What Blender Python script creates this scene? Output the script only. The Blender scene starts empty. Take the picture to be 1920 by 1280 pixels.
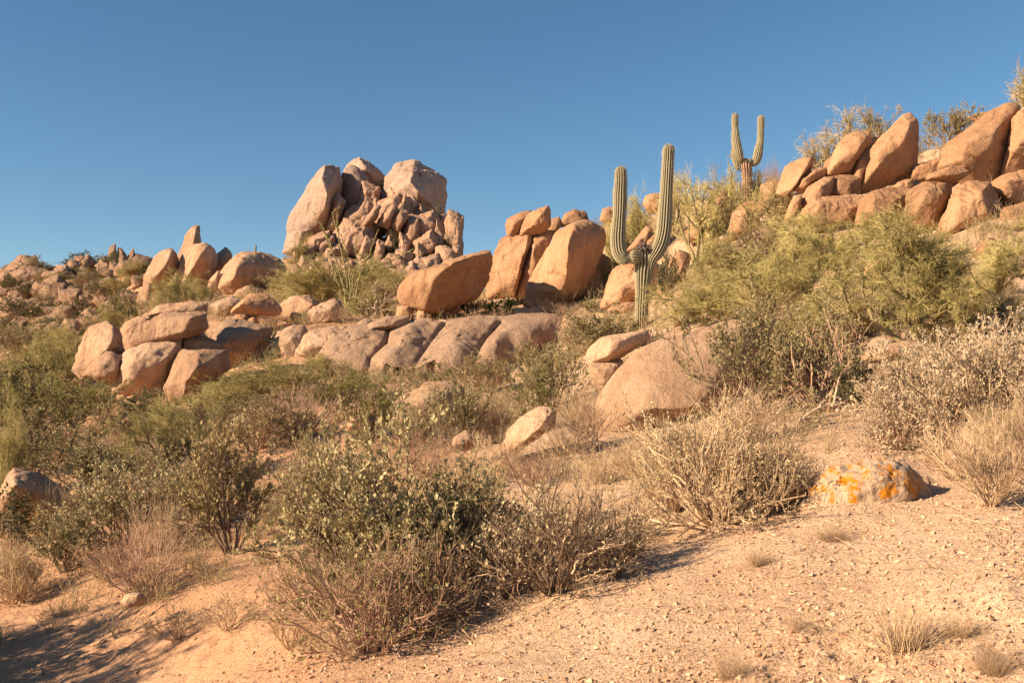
import bpy, bmesh, math, random
import numpy as np
from mathutils import Vector

# ------------------------------------------------------------------ camera, sky, sun, exposure
F = 1867.0          # focal length in photo pixels (1920 wide)
HZ = 740.0          # row of the true horizon in the photo
EYE = 1.6
SUN_AZ = math.radians(21)      # sun stands to the left and this far behind the camera
SUN_EL = math.radians(25)
sc = bpy.context.scene
cam_d = bpy.data.cameras.new("camera")
cam_d.sensor_width = 36.0
cam_d.lens = 36.0 * F / 1920.0
cam_d.shift_y = (HZ - 640.0) / 1920.0
cam_d.clip_start = 0.1
cam_d.clip_end = 20000
cam = bpy.data.objects.new("camera", cam_d)
sc.collection.objects.link(cam)
cam.location = (0, 0, EYE)
cam.rotation_euler = (math.radians(90), 0, 0)
sc.camera = cam

SUN_DIR = Vector((-math.cos(SUN_AZ) * math.cos(SUN_EL), -math.sin(SUN_AZ) * math.cos(SUN_EL), math.sin(SUN_EL)))
world = bpy.data.worlds.new("World")
sc.world = world
world.use_nodes = True
wn = world.node_tree
bg = wn.nodes["Background"]
sky = wn.nodes.new("ShaderNodeTexSky")
sky.sky_type = 'NISHITA'
sky.sun_disc = False
sky.sun_elevation = SUN_EL
sky.sun_rotation = math.atan2(SUN_DIR.x, SUN_DIR.y)
sky.altitude = 1500
sky.air_density = 1.0
sky.dust_density = 0.05
sky.ozone_density = 1.0
skyc = wn.nodes.new("ShaderNodeHueSaturation")
skyc.inputs["Saturation"].default_value = 1.22
skyc.inputs["Hue"].default_value = 0.493
wn.links.new(sky.outputs[0], skyc.inputs["Color"])
wn.links.new(skyc.outputs[0], bg.inputs[0])
bg.inputs[1].default_value = 0.056
sun_d = bpy.data.lights.new("sun", 'SUN')
sun_d.energy = 5.0
sun_d.angle = math.radians(0.5)
sun_d.color = (1.0, 0.77, 0.51)
sun_o = bpy.data.objects.new("sun", sun_d)
sc.collection.objects.link(sun_o)
sun_o.rotation_euler = SUN_DIR.to_track_quat('Z', 'Y').to_euler()
sun_o.location = SUN_DIR * 50
sc.view_settings.view_transform = 'Standard'
sc.view_settings.look = 'None'
sc.view_settings.exposure = 1.15
sc.view_settings.gamma = 1.0
sc.cycles.max_bounces = 6
sc.cycles.diffuse_bounces = 3
sc.cycles.glossy_bounces = 1
sc.cycles.transmission_bounces = 3
sc.cycles.transparent_max_bounces = 4

# ------------------------------------------------------------------ numpy noise
def _hash(ix, iy, iz, seed):
    h = (ix.astype(np.int64) * 374761393 + iy.astype(np.int64) * 668265263 + iz.astype(np.int64) * 2147483647 + seed * 974634777) & 0xFFFFFFFF
    h = ((h ^ (h >> 13)) * 1274126177) & 0xFFFFFFFF
    h = ((h ^ (h >> 16)) * 2246822519) & 0xFFFFFFFF
    h = h ^ (h >> 15)
    return (h & 0xFFFFFF) / float(0x7FFFFF) - 1.0

def vnoise(p, seed=0):
    i = np.floor(p); f = p - i
    u = f * f * f * (f * (f * 6 - 15) + 10)
    i = i.astype(np.int64)
    out = 0
    for dx in (0, 1):
        wx = u[:, 0] if dx else 1 - u[:, 0]
        for dy in (0, 1):
            wy = u[:, 1] if dy else 1 - u[:, 1]
            for dz in (0, 1):
                wz = u[:, 2] if dz else 1 - u[:, 2]
                out = out + wx * wy * wz * _hash(i[:, 0] + dx, i[:, 1] + dy, i[:, 2] + dz, seed)
    return out

def fbm(p, octaves=4, seed=0, gain=0.5):
    a, s, t = 1.0, 0, 0
    for o in range(octaves):
        s = s + a * vnoise(p * (2.03 ** o) + o * 17.3, seed + o)
        t += a
        a *= gain
    return s / t

def pchip(x, y, xq):
    x = np.asarray(x, float); y = np.asarray(y, float)
    h = np.diff(x); d = np.diff(y) / h
    m = np.zeros_like(y)
    for i in range(1, len(x) - 1):
        if d[i - 1] * d[i] > 0:
            w1 = 2 * h[i] + h[i - 1]; w2 = h[i] + 2 * h[i - 1]
            m[i] = (w1 + w2) / (w1 / d[i - 1] + w2 / d[i])
    m[0], m[-1] = d[0], d[-1]
    k = np.clip(np.searchsorted(x, xq) - 1, 0, len(x) - 2)
    t = np.clip((xq - x[k]) / h[k], 0, 1)
    return (y[k] * (2 * t**3 - 3 * t**2 + 1) + h[k] * m[k] * (t**3 - 2 * t**2 + t)
            + y[k + 1] * (-2 * t**3 + 3 * t**2) + h[k] * m[k + 1] * (t**3 - t**2))

# ------------------------------------------------------------------ the lie of the land
# for some bearings (photo columns): distance and the photo row at which the ground stands there
COLS = {
 -900: [(10,1285),(11.5,1180),(13,1110),(15.5,1010),(20,900),(30,800),(45,722),(70,660),(100,610),(140,560),(165,540),(220,590),(400,700)],
 0: [(8.6,1283),(10,1192),(11.8,1122),(13.5,1064),(16,994),(21,893),(30,800),(45,722),(70,655),(100,604),(140,545),(160,508),(200,560),(400,700)],
 150: [(8.2,1283),(9.6,1190),(11.2,1105),(13,1028),(16,940),(22,860),(30,790),(45,710),(70,640),(100,590),(130,536),(155,496),(200,560),(400,700)],
 300: [(7.6,1283),(8.9,1182),(10.6,1086),(12.8,1015),(16,925),(22,840),(30,765),(38,680),(50,600),(64,572),(80,550),(100,514),(120,498),(150,540),(400,710)],
 450: [(6.8,1283),(8.0,1184),(9.9,1078),(12.4,1005),(16,915),(22,830),(30,755),(36,690),(44,605),(60,570),(80,545),(110,515),(140,500),(180,520),(400,710)],
 600: [(6,1283),(7.3,1188),(9.1,1090),(12,990),(16,895),(22,805),(28,742),(33,704),(36.5,655),(39.5,608),(46,596),(60,562),(80,532),(120,524),(158,508),(170,492),(185,462),(210,500),(400,700)],
 700: [(5.8,1283),(7.1,1188),(9,1080),(12,970),(16,880),(21,790),(27,735),(33,706),(36.5,655),(39.5,606),(44,596),(60,562),(80,540),(120,524),(158,508),(170,490),(185,440),(215,490),(400,700)],
 820: [(5.5,1283),(6.9,1185),(8.8,1060),(11.8,952),(16,868),(20,800),(26,737),(33,706),(36.5,655),(39,604),(42,594),(60,565),(80,545),(120,524),(158,506),(170,488),(185,445),(215,500),(400,700)],
 900: [(5.3,1283),(6.6,1180),(8.4,1045),(11.5,945),(15.6,865),(20,795),(26,732),(33,704),(36.5,650),(39,598),(42,588),(50,565),(65,560),(80,570),(150,600),(400,700)],
 1050: [(5.05,1283),(6.2,1165),(8.1,1030),(11,925),(15,838),(20,770),(25,708),(32,672),(36,620),(39.5,584),(48,540),(56,470),(70,480),(100,560),(400,700)],
 1200: [(4.8,1283),(5.9,1148),(7.7,1010),(10.2,918),(13,862),(16.4,795),(20,725),(24,645),(27,612),(33,580),(38,560),(48,485),(58,415),(70,420),(100,520),(400,700)],
 1350: [(4.6,1283),(5.7,1135),(7.4,992),(9.7,895),(13,822),(17,742),(21,650),(25,580),(31,515),(37,475),(42,448),(47,390),(52,368),(62,390),(100,520),(400,700)],
 1500: [(4.4,1283),(5.5,1118),(7.2,970),(9.3,885),(12.6,790),(16,705),(21,615),(27,530),(33,475),(37,420),(44,365),(52,350),(65,400),(100,520),(400,700)],
 1620: [(4.3,1283),(5.4,1105),(7.0,966),(7.6,890),(8.7,856),(12,790),(15,695),(20,600),(26,520),(32,462),(36,400),(42,330),(50,320),(60,370),(100,520),(400,700)],
 1750: [(4.15,1283),(5.2,1090),(6.8,962),(8.5,880),(10.8,795),(13.8,690),(17,622),(22,550),(27,485),(31,450),(35.5,370),(42,292),(50,300),(60,370),(100,520),(400,700)],
 1920: [(4.0,1283),(5.0,1072),(6.6,945),(8.2,856),(10.5,762),(13.8,662),(18,565),(24,475),(28,425),(31.5,395),(34.5,320),(38,228),(46,235),(60,330),(100,520),(400,700)],
 2900: [(4.0,1250),(5.0,1040),(6.6,915),(8.2,826),(10.5,732),(13.8,632),(18,540),(24,440),(28,375),(33,290),(38,220),(46,220),(60,320),(100,500),(400,700)],
}
_LG = np.linspace(math.log(2.6), math.log(600.0), 440)
_PX = np.arange(-1400, 3301, 25.0)
_keys = sorted(COLS)
_tab = []
for k in _keys:
    c = COLS[k]
    Y = np.array([a for a, b in c], float); z = EYE + (HZ - np.array([b for a, b in c], float)) / F * Y
    Y = np.concatenate([[2.6], Y, [600.0]]); z = np.concatenate([[z[0] * 0.6], z, [8.0]])
    _tab.append(pchip(np.log(Y), z, _LG))
_tab = np.array(_tab)
ZT = np.array([pchip(_keys, _tab[:, j], np.clip(_PX, _keys[0], _keys[-1])) for j in range(len(_LG))]).T   # px, lg
_kern = np.exp(-0.5 * (np.arange(-3, 4) / 1.2) ** 2); _kern /= _kern.sum()
ZT = np.apply_along_axis(lambda r: np.convolve(np.pad(r, 3, mode='edge'), _kern, 'valid'), 1, ZT)
ZT = np.apply_along_axis(lambda r: np.convolve(np.pad(r, 3, mode='edge'), _kern, 'valid'), 0, ZT)

def ground(x, y, detail=True):
    x = np.atleast_1d(np.asarray(x, float)); y = np.atleast_1d(np.asarray(y, float))
    th = np.arctan2(x, y); r = np.hypot(x, y)
    tc = np.clip(th, -math.radians(50), math.radians(50))
    px = 960 + F * np.tan(tc)
    Y = np.maximum(r * np.cos(tc), 2.6)
    a = np.clip((px - _PX[0]) / 25.0, 0, len(_PX) - 1.001)
    b = np.clip((np.log(Y) - _LG[0]) / (_LG[1] - _LG[0]), 0, len(_LG) - 1.001)
    ia = a.astype(int); ib = b.astype(int); fa = a - ia; fb = b - ib
    z = (ZT[ia, ib] * (1 - fa) * (1 - fb) + ZT[ia + 1, ib] * fa * (1 - fb) + ZT[ia, ib + 1] * (1 - fa) * fb + ZT[ia + 1, ib + 1] * fa * fb)
    w = np.clip((np.abs(th) - math.radians(55)) / math.radians(60), 0, 1); w = w * w * (3 - 2 * w)
    z = z * (1 - w)
    z = z * np.clip((r - 0.5) / 2.2, 0, 1)
    if detail:
        p = np.stack([x, y, np.zeros_like(x)], 1)
        amp = np.clip(r * 0.006, 0.02, 0.6)
        z = z + amp * fbm(p * 0.55, 3, 5) + 0.018 * fbm(p * 2.6, 3, 9) * np.clip(30 / r, 0, 1)
        gate = np.clip((vnoise(p * 0.7 + 31.0, 3) - 0.05) * 3, 0, 1)          # rough eroded patches
        z = z + gate * 0.02 * vnoise(p * 9.0, 11) * np.clip(12 / r, 0, 1)
    return z

def gz(x, y):
    return float(ground(x, y)[0])

def at(px, py, Y):
    return Vector(((px - 960.0) / F * Y, Y, EYE + (HZ - py) / F * Y))

_MY = np.exp(np.linspace(math.log(3.4), math.log(230.0), 700))
def hit(px, py):
    """where the sight line through a photo pixel first meets the ground"""
    x = (px - 960.0) / F * _MY
    zr = EYE + (HZ - py) / F * _MY
    zg = ground(x, _MY)
    k = np.nonzero(zg >= zr)[0]
    i = int(k[0]) if len(k) else len(_MY) - 1
    return Vector((float(x[i]), float(_MY[i]), float(zg[i])))

# ------------------------------------------------------------------ object helpers
COL = sc.collection
def mesh_from(name, V, Fc, smooth=True, mats=()):
    me = bpy.data.meshes.new(name)
    V = np.asarray(V, np.float32)
    me.vertices.add(len(V)); me.vertices.foreach_set("co", V.ravel())
    if isinstance(Fc, np.ndarray):
        n, k = Fc.shape
        tot = np.full(n, k, np.int32); idx = Fc.ravel().astype(np.int32)
    else:
        idx = np.concatenate([f.ravel() for f in Fc]).astype(np.int32)
        tot = np.concatenate([np.full(f.shape[0], f.shape[1], np.int32) for f in Fc])
    start = np.concatenate([[0], np.cumsum(tot)[:-1]]).astype(np.int32)
    me.loops.add(len(idx)); me.loops.foreach_set("vertex_index", idx)
    me.polygons.add(len(tot)); me.polygons.foreach_set("loop_start", start); me.polygons.foreach_set("loop_total", tot)
    me.polygons.foreach_set("use_smooth", np.full(len(tot), bool(smooth)))
    me.update(calc_edges=True)
    for m in mats: me.materials.append(m)
    return me

def link(name, me, parent=None, loc=(0, 0, 0)):
    o = bpy.data.objects.new(name, me)
    COL.objects.link(o)
    o.location = loc
    if parent is not None: o.parent = parent
    return o

def tag(o, label=None, cat=None, group=None, kind=None):
    if label: o["label"] = label
    if cat: o["category"] = cat
    if group: o["group"] = group
    if kind: o["kind"] = kind
    return o

# ------------------------------------------------------------------ materials
def new_mat(name):
    m = bpy.data.materials.new(name); m.use_nodes = True
    nt = m.node_tree; b = nt.nodes["Principled BSDF"]
    b.inputs["Roughness"].default_value = 0.9
    b.inputs["Specular IOR Level"].default_value = 0.15
    return m, nt, b

def N(nt, kind, **kw):
    n = nt.nodes.new(kind)
    for k, v in kw.items():
        if k in n.inputs: n.inputs[k].default_value = v
        else: setattr(n, k, v)
    return n

def noise(nt, vec, scale, detail=4, rough=0.55, dist=0.0):
    n = N(nt, "ShaderNodeTexNoise", Scale=scale, Detail=detail, Roughness=rough, Distortion=dist)
    nt.links.new(vec, n.inputs["Vector"])
    return n.outputs["Fac"]

def ramp(nt, fac, stops):
    r = nt.nodes.new("ShaderNodeValToRGB")
    e = r.color_ramp.elements
    while len(e) < len(stops): e.new(0.5)
    for el, (p, c) in zip(e, stops):
        el.position = p
        el.color = (c, c, c, 1) if isinstance(c, (int, float)) else (*c, 1)
    nt.links.new(fac, r.inputs[0])
    return r.outputs[0]

def mix(nt, fac, a, b, mode='MIX'):
    m = nt.nodes.new("ShaderNodeMix"); m.data_type = 'RGBA'; m.blend_type = mode
    for s, v in ((m.inputs[0], fac), (m.inputs[6], a), (m.inputs[7], b)):
        if isinstance(v, (int, float)): s.default_value = v
        elif isinstance(v, tuple): s.default_value = (*v, 1)
        else: nt.links.new(v, s)
    return m.outputs[2]

def bump(nt, h, strength, dist, prev=None):
    b = N(nt, "ShaderNodeBump", Strength=strength, Distance=dist)
    nt.links.new(h, b.inputs["Height"])
    if prev is not None: nt.links.new(prev, b.inputs["Normal"])
    return b.outputs[0]

def rock_material(name, a, b, dark, s, varnish=0.35, lichen=False, streak=0.55):
    m, nt, bs = new_mat(name)
    g = nt.nodes.new("ShaderNodeNewGeometry"); pos = g.outputs["Position"]
    base = mix(nt, ramp(nt, noise(nt, pos, 0.9 * s, 5, 0.6), [(0.35, 0.0), (0.65, 1.0)]), a, b)
    # mineral speckle
    sp = noise(nt, pos, 22 * s, 3, 0.7)
    base = mix(nt, ramp(nt, sp, [(0.33, 1.0), (0.47, 0.0)]), base, mix(nt, 1.0, base, (0.46, 0.42, 0.40), 'MULTIPLY'))
    base = mix(nt, ramp(nt, sp, [(0.56, 0.0), (0.70, 0.6)]), base, mix(nt, 1.0, base, (1.22, 1.24, 1.28), 'MULTIPLY'))
    # desert varnish in blotches and run-off streaks
    mp = nt.nodes.new("ShaderNodeMapping"); mp.inputs["Scale"].default_value = (1.6 * s, 1.6 * s, 0.28 * s)
    nt.links.new(pos, mp.inputs["Vector"])
    st = noise(nt, mp.outputs[0], 1.6, 5, 0.65)
    base = mix(nt, ramp(nt, st, [(0.48, 0.0), (0.64, streak)]), base, dark)
    va = noise(nt, pos, 0.42 * s, 6, 0.68, 0.6)
    base = mix(nt, ramp(nt, va, [(0.50, 0.0), (0.66, varnish)]), base, dark)
    if lichen:
        pos2 = nt.nodes.new("ShaderNodeTexCoord").outputs["Object"]
        cen = nt.nodes.new("ShaderNodeVectorMath"); cen.operation = 'LENGTH'
        mpp = nt.nodes.new("ShaderNodeMapping"); mpp.inputs["Scale"].default_value = (1.9, 1.0, 2.6); mpp.inputs["Location"].default_value = (0.22, 0.0, 0.0)
        nt.links.new(pos2, mpp.inputs["Vector"]); nt.links.new(mpp.outputs[0], cen.inputs[0])
        l1 = noise(nt, pos2, 11.0, 8, 0.8); l2 = noise(nt, pos2, 26.0, 5, 0.75); l0 = noise(nt, pos2, 6.0, 5, 0.7)
        area = ramp(nt, cen.outputs["Value"], [(0.85, 1.0), (1.35, 0.0)])
        def mul(a, b):
            q = nt.nodes.new("ShaderNodeMath"); q.operation = 'MULTIPLY'
            nt.links.new(a, q.inputs[0]); nt.links.new(b, q.inputs[1]); return q.outputs[0]
        white = mul(area, ramp(nt, l2, [(0.44, 0.0), (0.56, 0.7)]))
        base = mix(nt, white, base, mix(nt, l1, (0.52, 0.35, 0.235), (0.68, 0.52, 0.37)))
        orange = mul(mul(area, ramp(nt, l0, [(0.48, 0.0), (0.55, 1.0)])), ramp(nt, l1, [(0.44, 0.0), (0.51, 1.0)]))
        base = mix(nt, orange, base, mix(nt, l2, (0.50, 0.15, 0.004), (0.66, 0.27, 0.012)))
    oi = nt.nodes.new("ShaderNodeObjectInfo")
    hs = nt.nodes.new("ShaderNodeHueSaturation")
    mr = N(nt, "ShaderNodeMapRange"); mr.inputs[3].default_value = 0.80; mr.inputs[4].default_value = 1.12
    nt.links.new(oi.outputs["Random"], mr.inputs[0]); nt.links.new(mr.outputs[0], hs.inputs["Value"])
    nt.links.new(base, hs.inputs["Color"])
    nt.links.new(hs.outputs[0], bs.inputs["Base Color"])
    n1 = bump(nt, noise(nt, pos, 2.6 * s, 8, 0.66), 0.8, 0.16 / s)
    # fine joints
    vo = N(nt, "ShaderNodeTexVoronoi", Scale=0.55 * s); vo.feature = 'DISTANCE_TO_EDGE'
    wob = nt.nodes.new("ShaderNodeVectorMath"); wob.operation = 'ADD'
    nz = N(nt, "ShaderNodeTexNoise", Scale=1.1 * s, Detail=3.0); nt.links.new(pos, nz.inputs["Vector"])
    nt.links.new(pos, wob.inputs[0]); nt.links.new(nz.outputs["Color"], wob.inputs[1])
    nt.links.new(wob.outputs[0], vo.inputs["Vector"])
    n2 = bump(nt, ramp(nt, vo.outputs["Distance"], [(0.0, 0.0), (0.018, 1.0)]), 0.30, 0.05 / s, n1)
    n3 = bump(nt, sp, 0.8, 0.035 / s, n2)
    nt.links.new(n3, bs.inputs["Normal"])
    return m

M_NEAR = rock_material("granite_near", (0.437, 0.277, 0.176), (0.515, 0.347, 0.234), (0.343, 0.195, 0.117), 2.0, 0.35)
M_MID = rock_material("granite_mid", (0.390, 0.238, 0.148), (0.468, 0.304, 0.203), (0.257, 0.148, 0.098), 1.0, 0.45)
M_SLAB = rock_material("granite_slab", (0.413, 0.261, 0.172), (0.484, 0.328, 0.226), (0.281, 0.187, 0.136), 1.0, 0.5, streak=0.55)
M_RED = rock_material("granite_red", (0.406, 0.222, 0.121), (0.476, 0.285, 0.168), (0.289, 0.156, 0.090), 1.0, 0.4)
M_HILL = rock_material("granite_hill", (0.265, 0.16, 0.10), (0.345, 0.218, 0.145), (0.218, 0.140, 0.109), 0.45, 0.5)
M_PEAK = rock_material("granite_peak", (0.390, 0.261, 0.199), (0.460, 0.328, 0.257), (0.265, 0.187, 0.156), 0.22, 0.45)
M_PEAKR = rock_material("granite_peak_rubble", (0.39, 0.235, 0.155), (0.47, 0.305, 0.21), (0.25, 0.155, 0.11), 0.3, 0.5)
M_LICH = rock_material("granite_lichen", (0.48, 0.325, 0.22), (0.56, 0.41, 0.29), (0.38, 0.24, 0.16), 2.0, 0.2, True, streak=0.2)

def ground_material():
    m, nt, bs = new_mat("decomposed_granite")
    g = nt.nodes.new("ShaderNodeNewGeometry"); pos = g.outputs["Position"]
    base = mix(nt, ramp(nt, noise(nt, pos, 0.5, 5, 0.6), [(0.35, 0.0), (0.65, 1.0)]), (0.50, 0.325, 0.205), (0.59, 0.425, 0.295))
    f1 = noise(nt, pos, 45, 3, 0.7); f2 = noise(nt, pos, 150, 2, 0.7)
    base = mix(nt, ramp(nt, f1, [(0.34, 1.0), (0.48, 0.0)]), base, mix(nt, 1.0, base, (0.62, 0.55, 0.50), 'MULTIPLY'))
    base = mix(nt, ramp(nt, f1, [(0.55, 0.0), (0.68, 0.8)]), base, (0.64, 0.48, 0.35))
    base = mix(nt, ramp(nt, f2, [(0.35, 0.6), (0.47, 0.0)]), base, (0.27, 0.16, 0.10))
    base = mix(nt, ramp(nt, noise(nt, pos, 1.7, 5, 0.7), [(0.56, 0.0), (0.68, 0.4)]), base, (0.36, 0.21, 0.13))
    # the trodden trail and its bank are redder, finer soil
    sx = nt.nodes.new("ShaderNodeSeparateXYZ"); nt.links.new(pos, sx.inputs[0])
    ma = nt.nodes.new("ShaderNodeMath"); ma.operation = 'MULTIPLY_ADD'; ma.inputs[1].default_value = 2.2
    nt.links.new(noise(nt, pos, 0.6, 4, 0.6), ma.inputs[0]); nt.links.new(sx.outputs[0], ma.inputs[2])
    mr = N(nt, "ShaderNodeMapRange"); mr.inputs[1].default_value = -0.6; mr.inputs[2].default_value = 1.2; mr.inputs[3].default_value = 0.75; mr.inputs[4].default_value = 0.0
    nt.links.new(ma.outputs[0], mr.inputs[0])
    base = mix(nt, mr.outputs[0], base, mix(nt, 1.0, base, (0.92, 0.74, 0.62), 'MULTIPLY'))
    nt.links.new(base, bs.inputs["Base Color"])
    n1 = bump(nt, noise(nt, pos, 7, 6, 0.7), 0.8, 0.06)
    vo = N(nt, "ShaderNodeTexVoronoi", Scale=55.0); nt.links.new(pos, vo.inputs["Vector"])
    n2 = bump(nt, vo.outputs["Distance"], 0.35, -0.008, n1)
    n3 = bump(nt, f2, 0.6, 0.006, n2)
    nt.links.new(n3, bs.inputs["Normal"])
    return m
M_GROUND = ground_material()

def leaf_material(name, a, b, trans=0.25, tip=None):
    m, nt, bs = new_mat(name)
    g = nt.nodes.new("ShaderNodeNewGeometry"); oi = nt.nodes.new("ShaderNodeObjectInfo")
    c = mix(nt, g.outputs["Random Per Island"], a, b)
    if tip is not None:
        c = mix(nt, ramp(nt, noise(nt, g.outputs["Position"], 2.5, 3, 0.6), [(0.45, 0.0), (0.62, 1.0)]), c, tip)
    hs = nt.nodes.new("ShaderNodeHueSaturation")
    mr = N(nt, "ShaderNodeMapRange"); mr.inputs[3].default_value = 0.8; mr.inputs[4].default_value = 1.15
    nt.links.new(oi.outputs["Random"], mr.inputs[0]); nt.links.new(mr.outputs[0], hs.inputs["Value"])
    nt.links.new(c, hs.inputs["Color"])
    nt.links.new(hs.outputs[0], bs.inputs["Base Color"])
    bs.inputs["Roughness"].default_value = 0.65
    if trans > 0:
        tr = nt.nodes.new("ShaderNodeBsdfTranslucent"); nt.links.new(hs.outputs[0], tr.inputs["Color"])
        ms = nt.nodes.new("ShaderNodeMixShader"); ms.inputs[0].default_value = trans
        nt.links.new(bs.outputs[0], ms.inputs[1]); nt.links.new(tr.outputs[0], ms.inputs[2])
        nt.links.new(ms.outputs[0], nt.nodes["Material Output"].inputs["Surface"])
    return m

# ------------------------------------------------------------------ the ground sheet
def build_ground():
    def dens(t0, t1, step): return list(np.arange(t0, t1 - 1e-6, step))
    th = dens(-180, -60, 3.0) + dens(-60, -32, 0.6) + dens(-32, 32, 0.12) + dens(32, 60, 0.6) + dens(60, 180, 3.0)
    th = np.radians(np.array(th))
    r = [0.6]
    while r[-1] < 6000:
        k = r[-1]
        r.append(k * (1.12 if k < 4.0 else 1.0045 if k < 14 else 1.008 if k < 60 else 1.02 if k < 260 else 1.25))
    r = np.array(r)
    T, R = np.meshgrid(th, r)
    X = R * np.sin(T); Yy = R * np.cos(T)
    Z = ground(X.ravel(), Yy.ravel())
    V = np.stack([X.ravel(), Yy.ravel(), Z], 1)
    nr, na = T.shape
    i = np.arange(nr - 1)[:, None] * na; j = np.arange(na)[None, :]; j2 = (j + 1) % na
    Q = np.stack([i + j, i + j2, i + na + j2, i + na + j], -1).reshape(-1, 4)
    c = len(V)
    V = np.vstack([V, [[0, 0, 0]]])
    jj = np.arange(na)
    T3 = np.stack([jj, np.full(na, c), (jj + 1) % na], 1)
    me = mesh_from("ground", V, [Q[:, ::-1], T3[:, ::-1]], True, [M_GROUND])
    bm = bmesh.new(); bm.from_mesh(me); bmesh.ops.recalc_face_normals(bm, faces=bm.faces[:])
    bm.to_mesh(me); bm.free()
    o = link("ground", me)
    tag(o, "tan decomposed granite ground rising into the rocky hillsides", None, None, "structure")
    return o
build_ground()

# ------------------------------------------------------------------ rocks
def _ico(n):
    bm = bmesh.new(); bmesh.ops.create_icosphere(bm, subdivisions=n, radius=1.0)
    V = np.array([v.co[:] for v in bm.verts]); Fc = np.array([[v.index for v in f.verts] for f in bm.faces])
    bm.free(); return V, Fc
ICO = {n: _ico(n) for n in (2, 3, 4, 5, 6, 7)}

def hull_planes(P):
    bm = bmesh.new()
    for p in P: bm.verts.new(p)
    res = bmesh.ops.convex_hull(bm, input=bm.verts[:])
    loose = [v for v in bm.verts if not v.link_faces]
    bmesh.ops.delete(bm, geom=loose, context='VERTS')
    bm.normal_update()
    C = np.mean([v.co[:] for v in bm.verts], axis=0)
    out = []
    for f in bm.faces:
        n = np.array(f.normal[:]); c = np.array(f.calc_center_median()[:])
        h = float(np.dot(n, c - C))
        if h < 0: n, h = -n, -h
        out.append((f.calc_area(), n, h))
    bm.free()
    out.sort(key=lambda t: -t[0])
    keep = []
    for a, n, h in out:
        if h < 1e-5: continue
        if all(np.dot(n, k[0]) < 0.975 for k in keep): keep.append((n, h))
    return C, np.array([k[0] for k in keep]), np.array([k[1] for k in keep])

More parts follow.
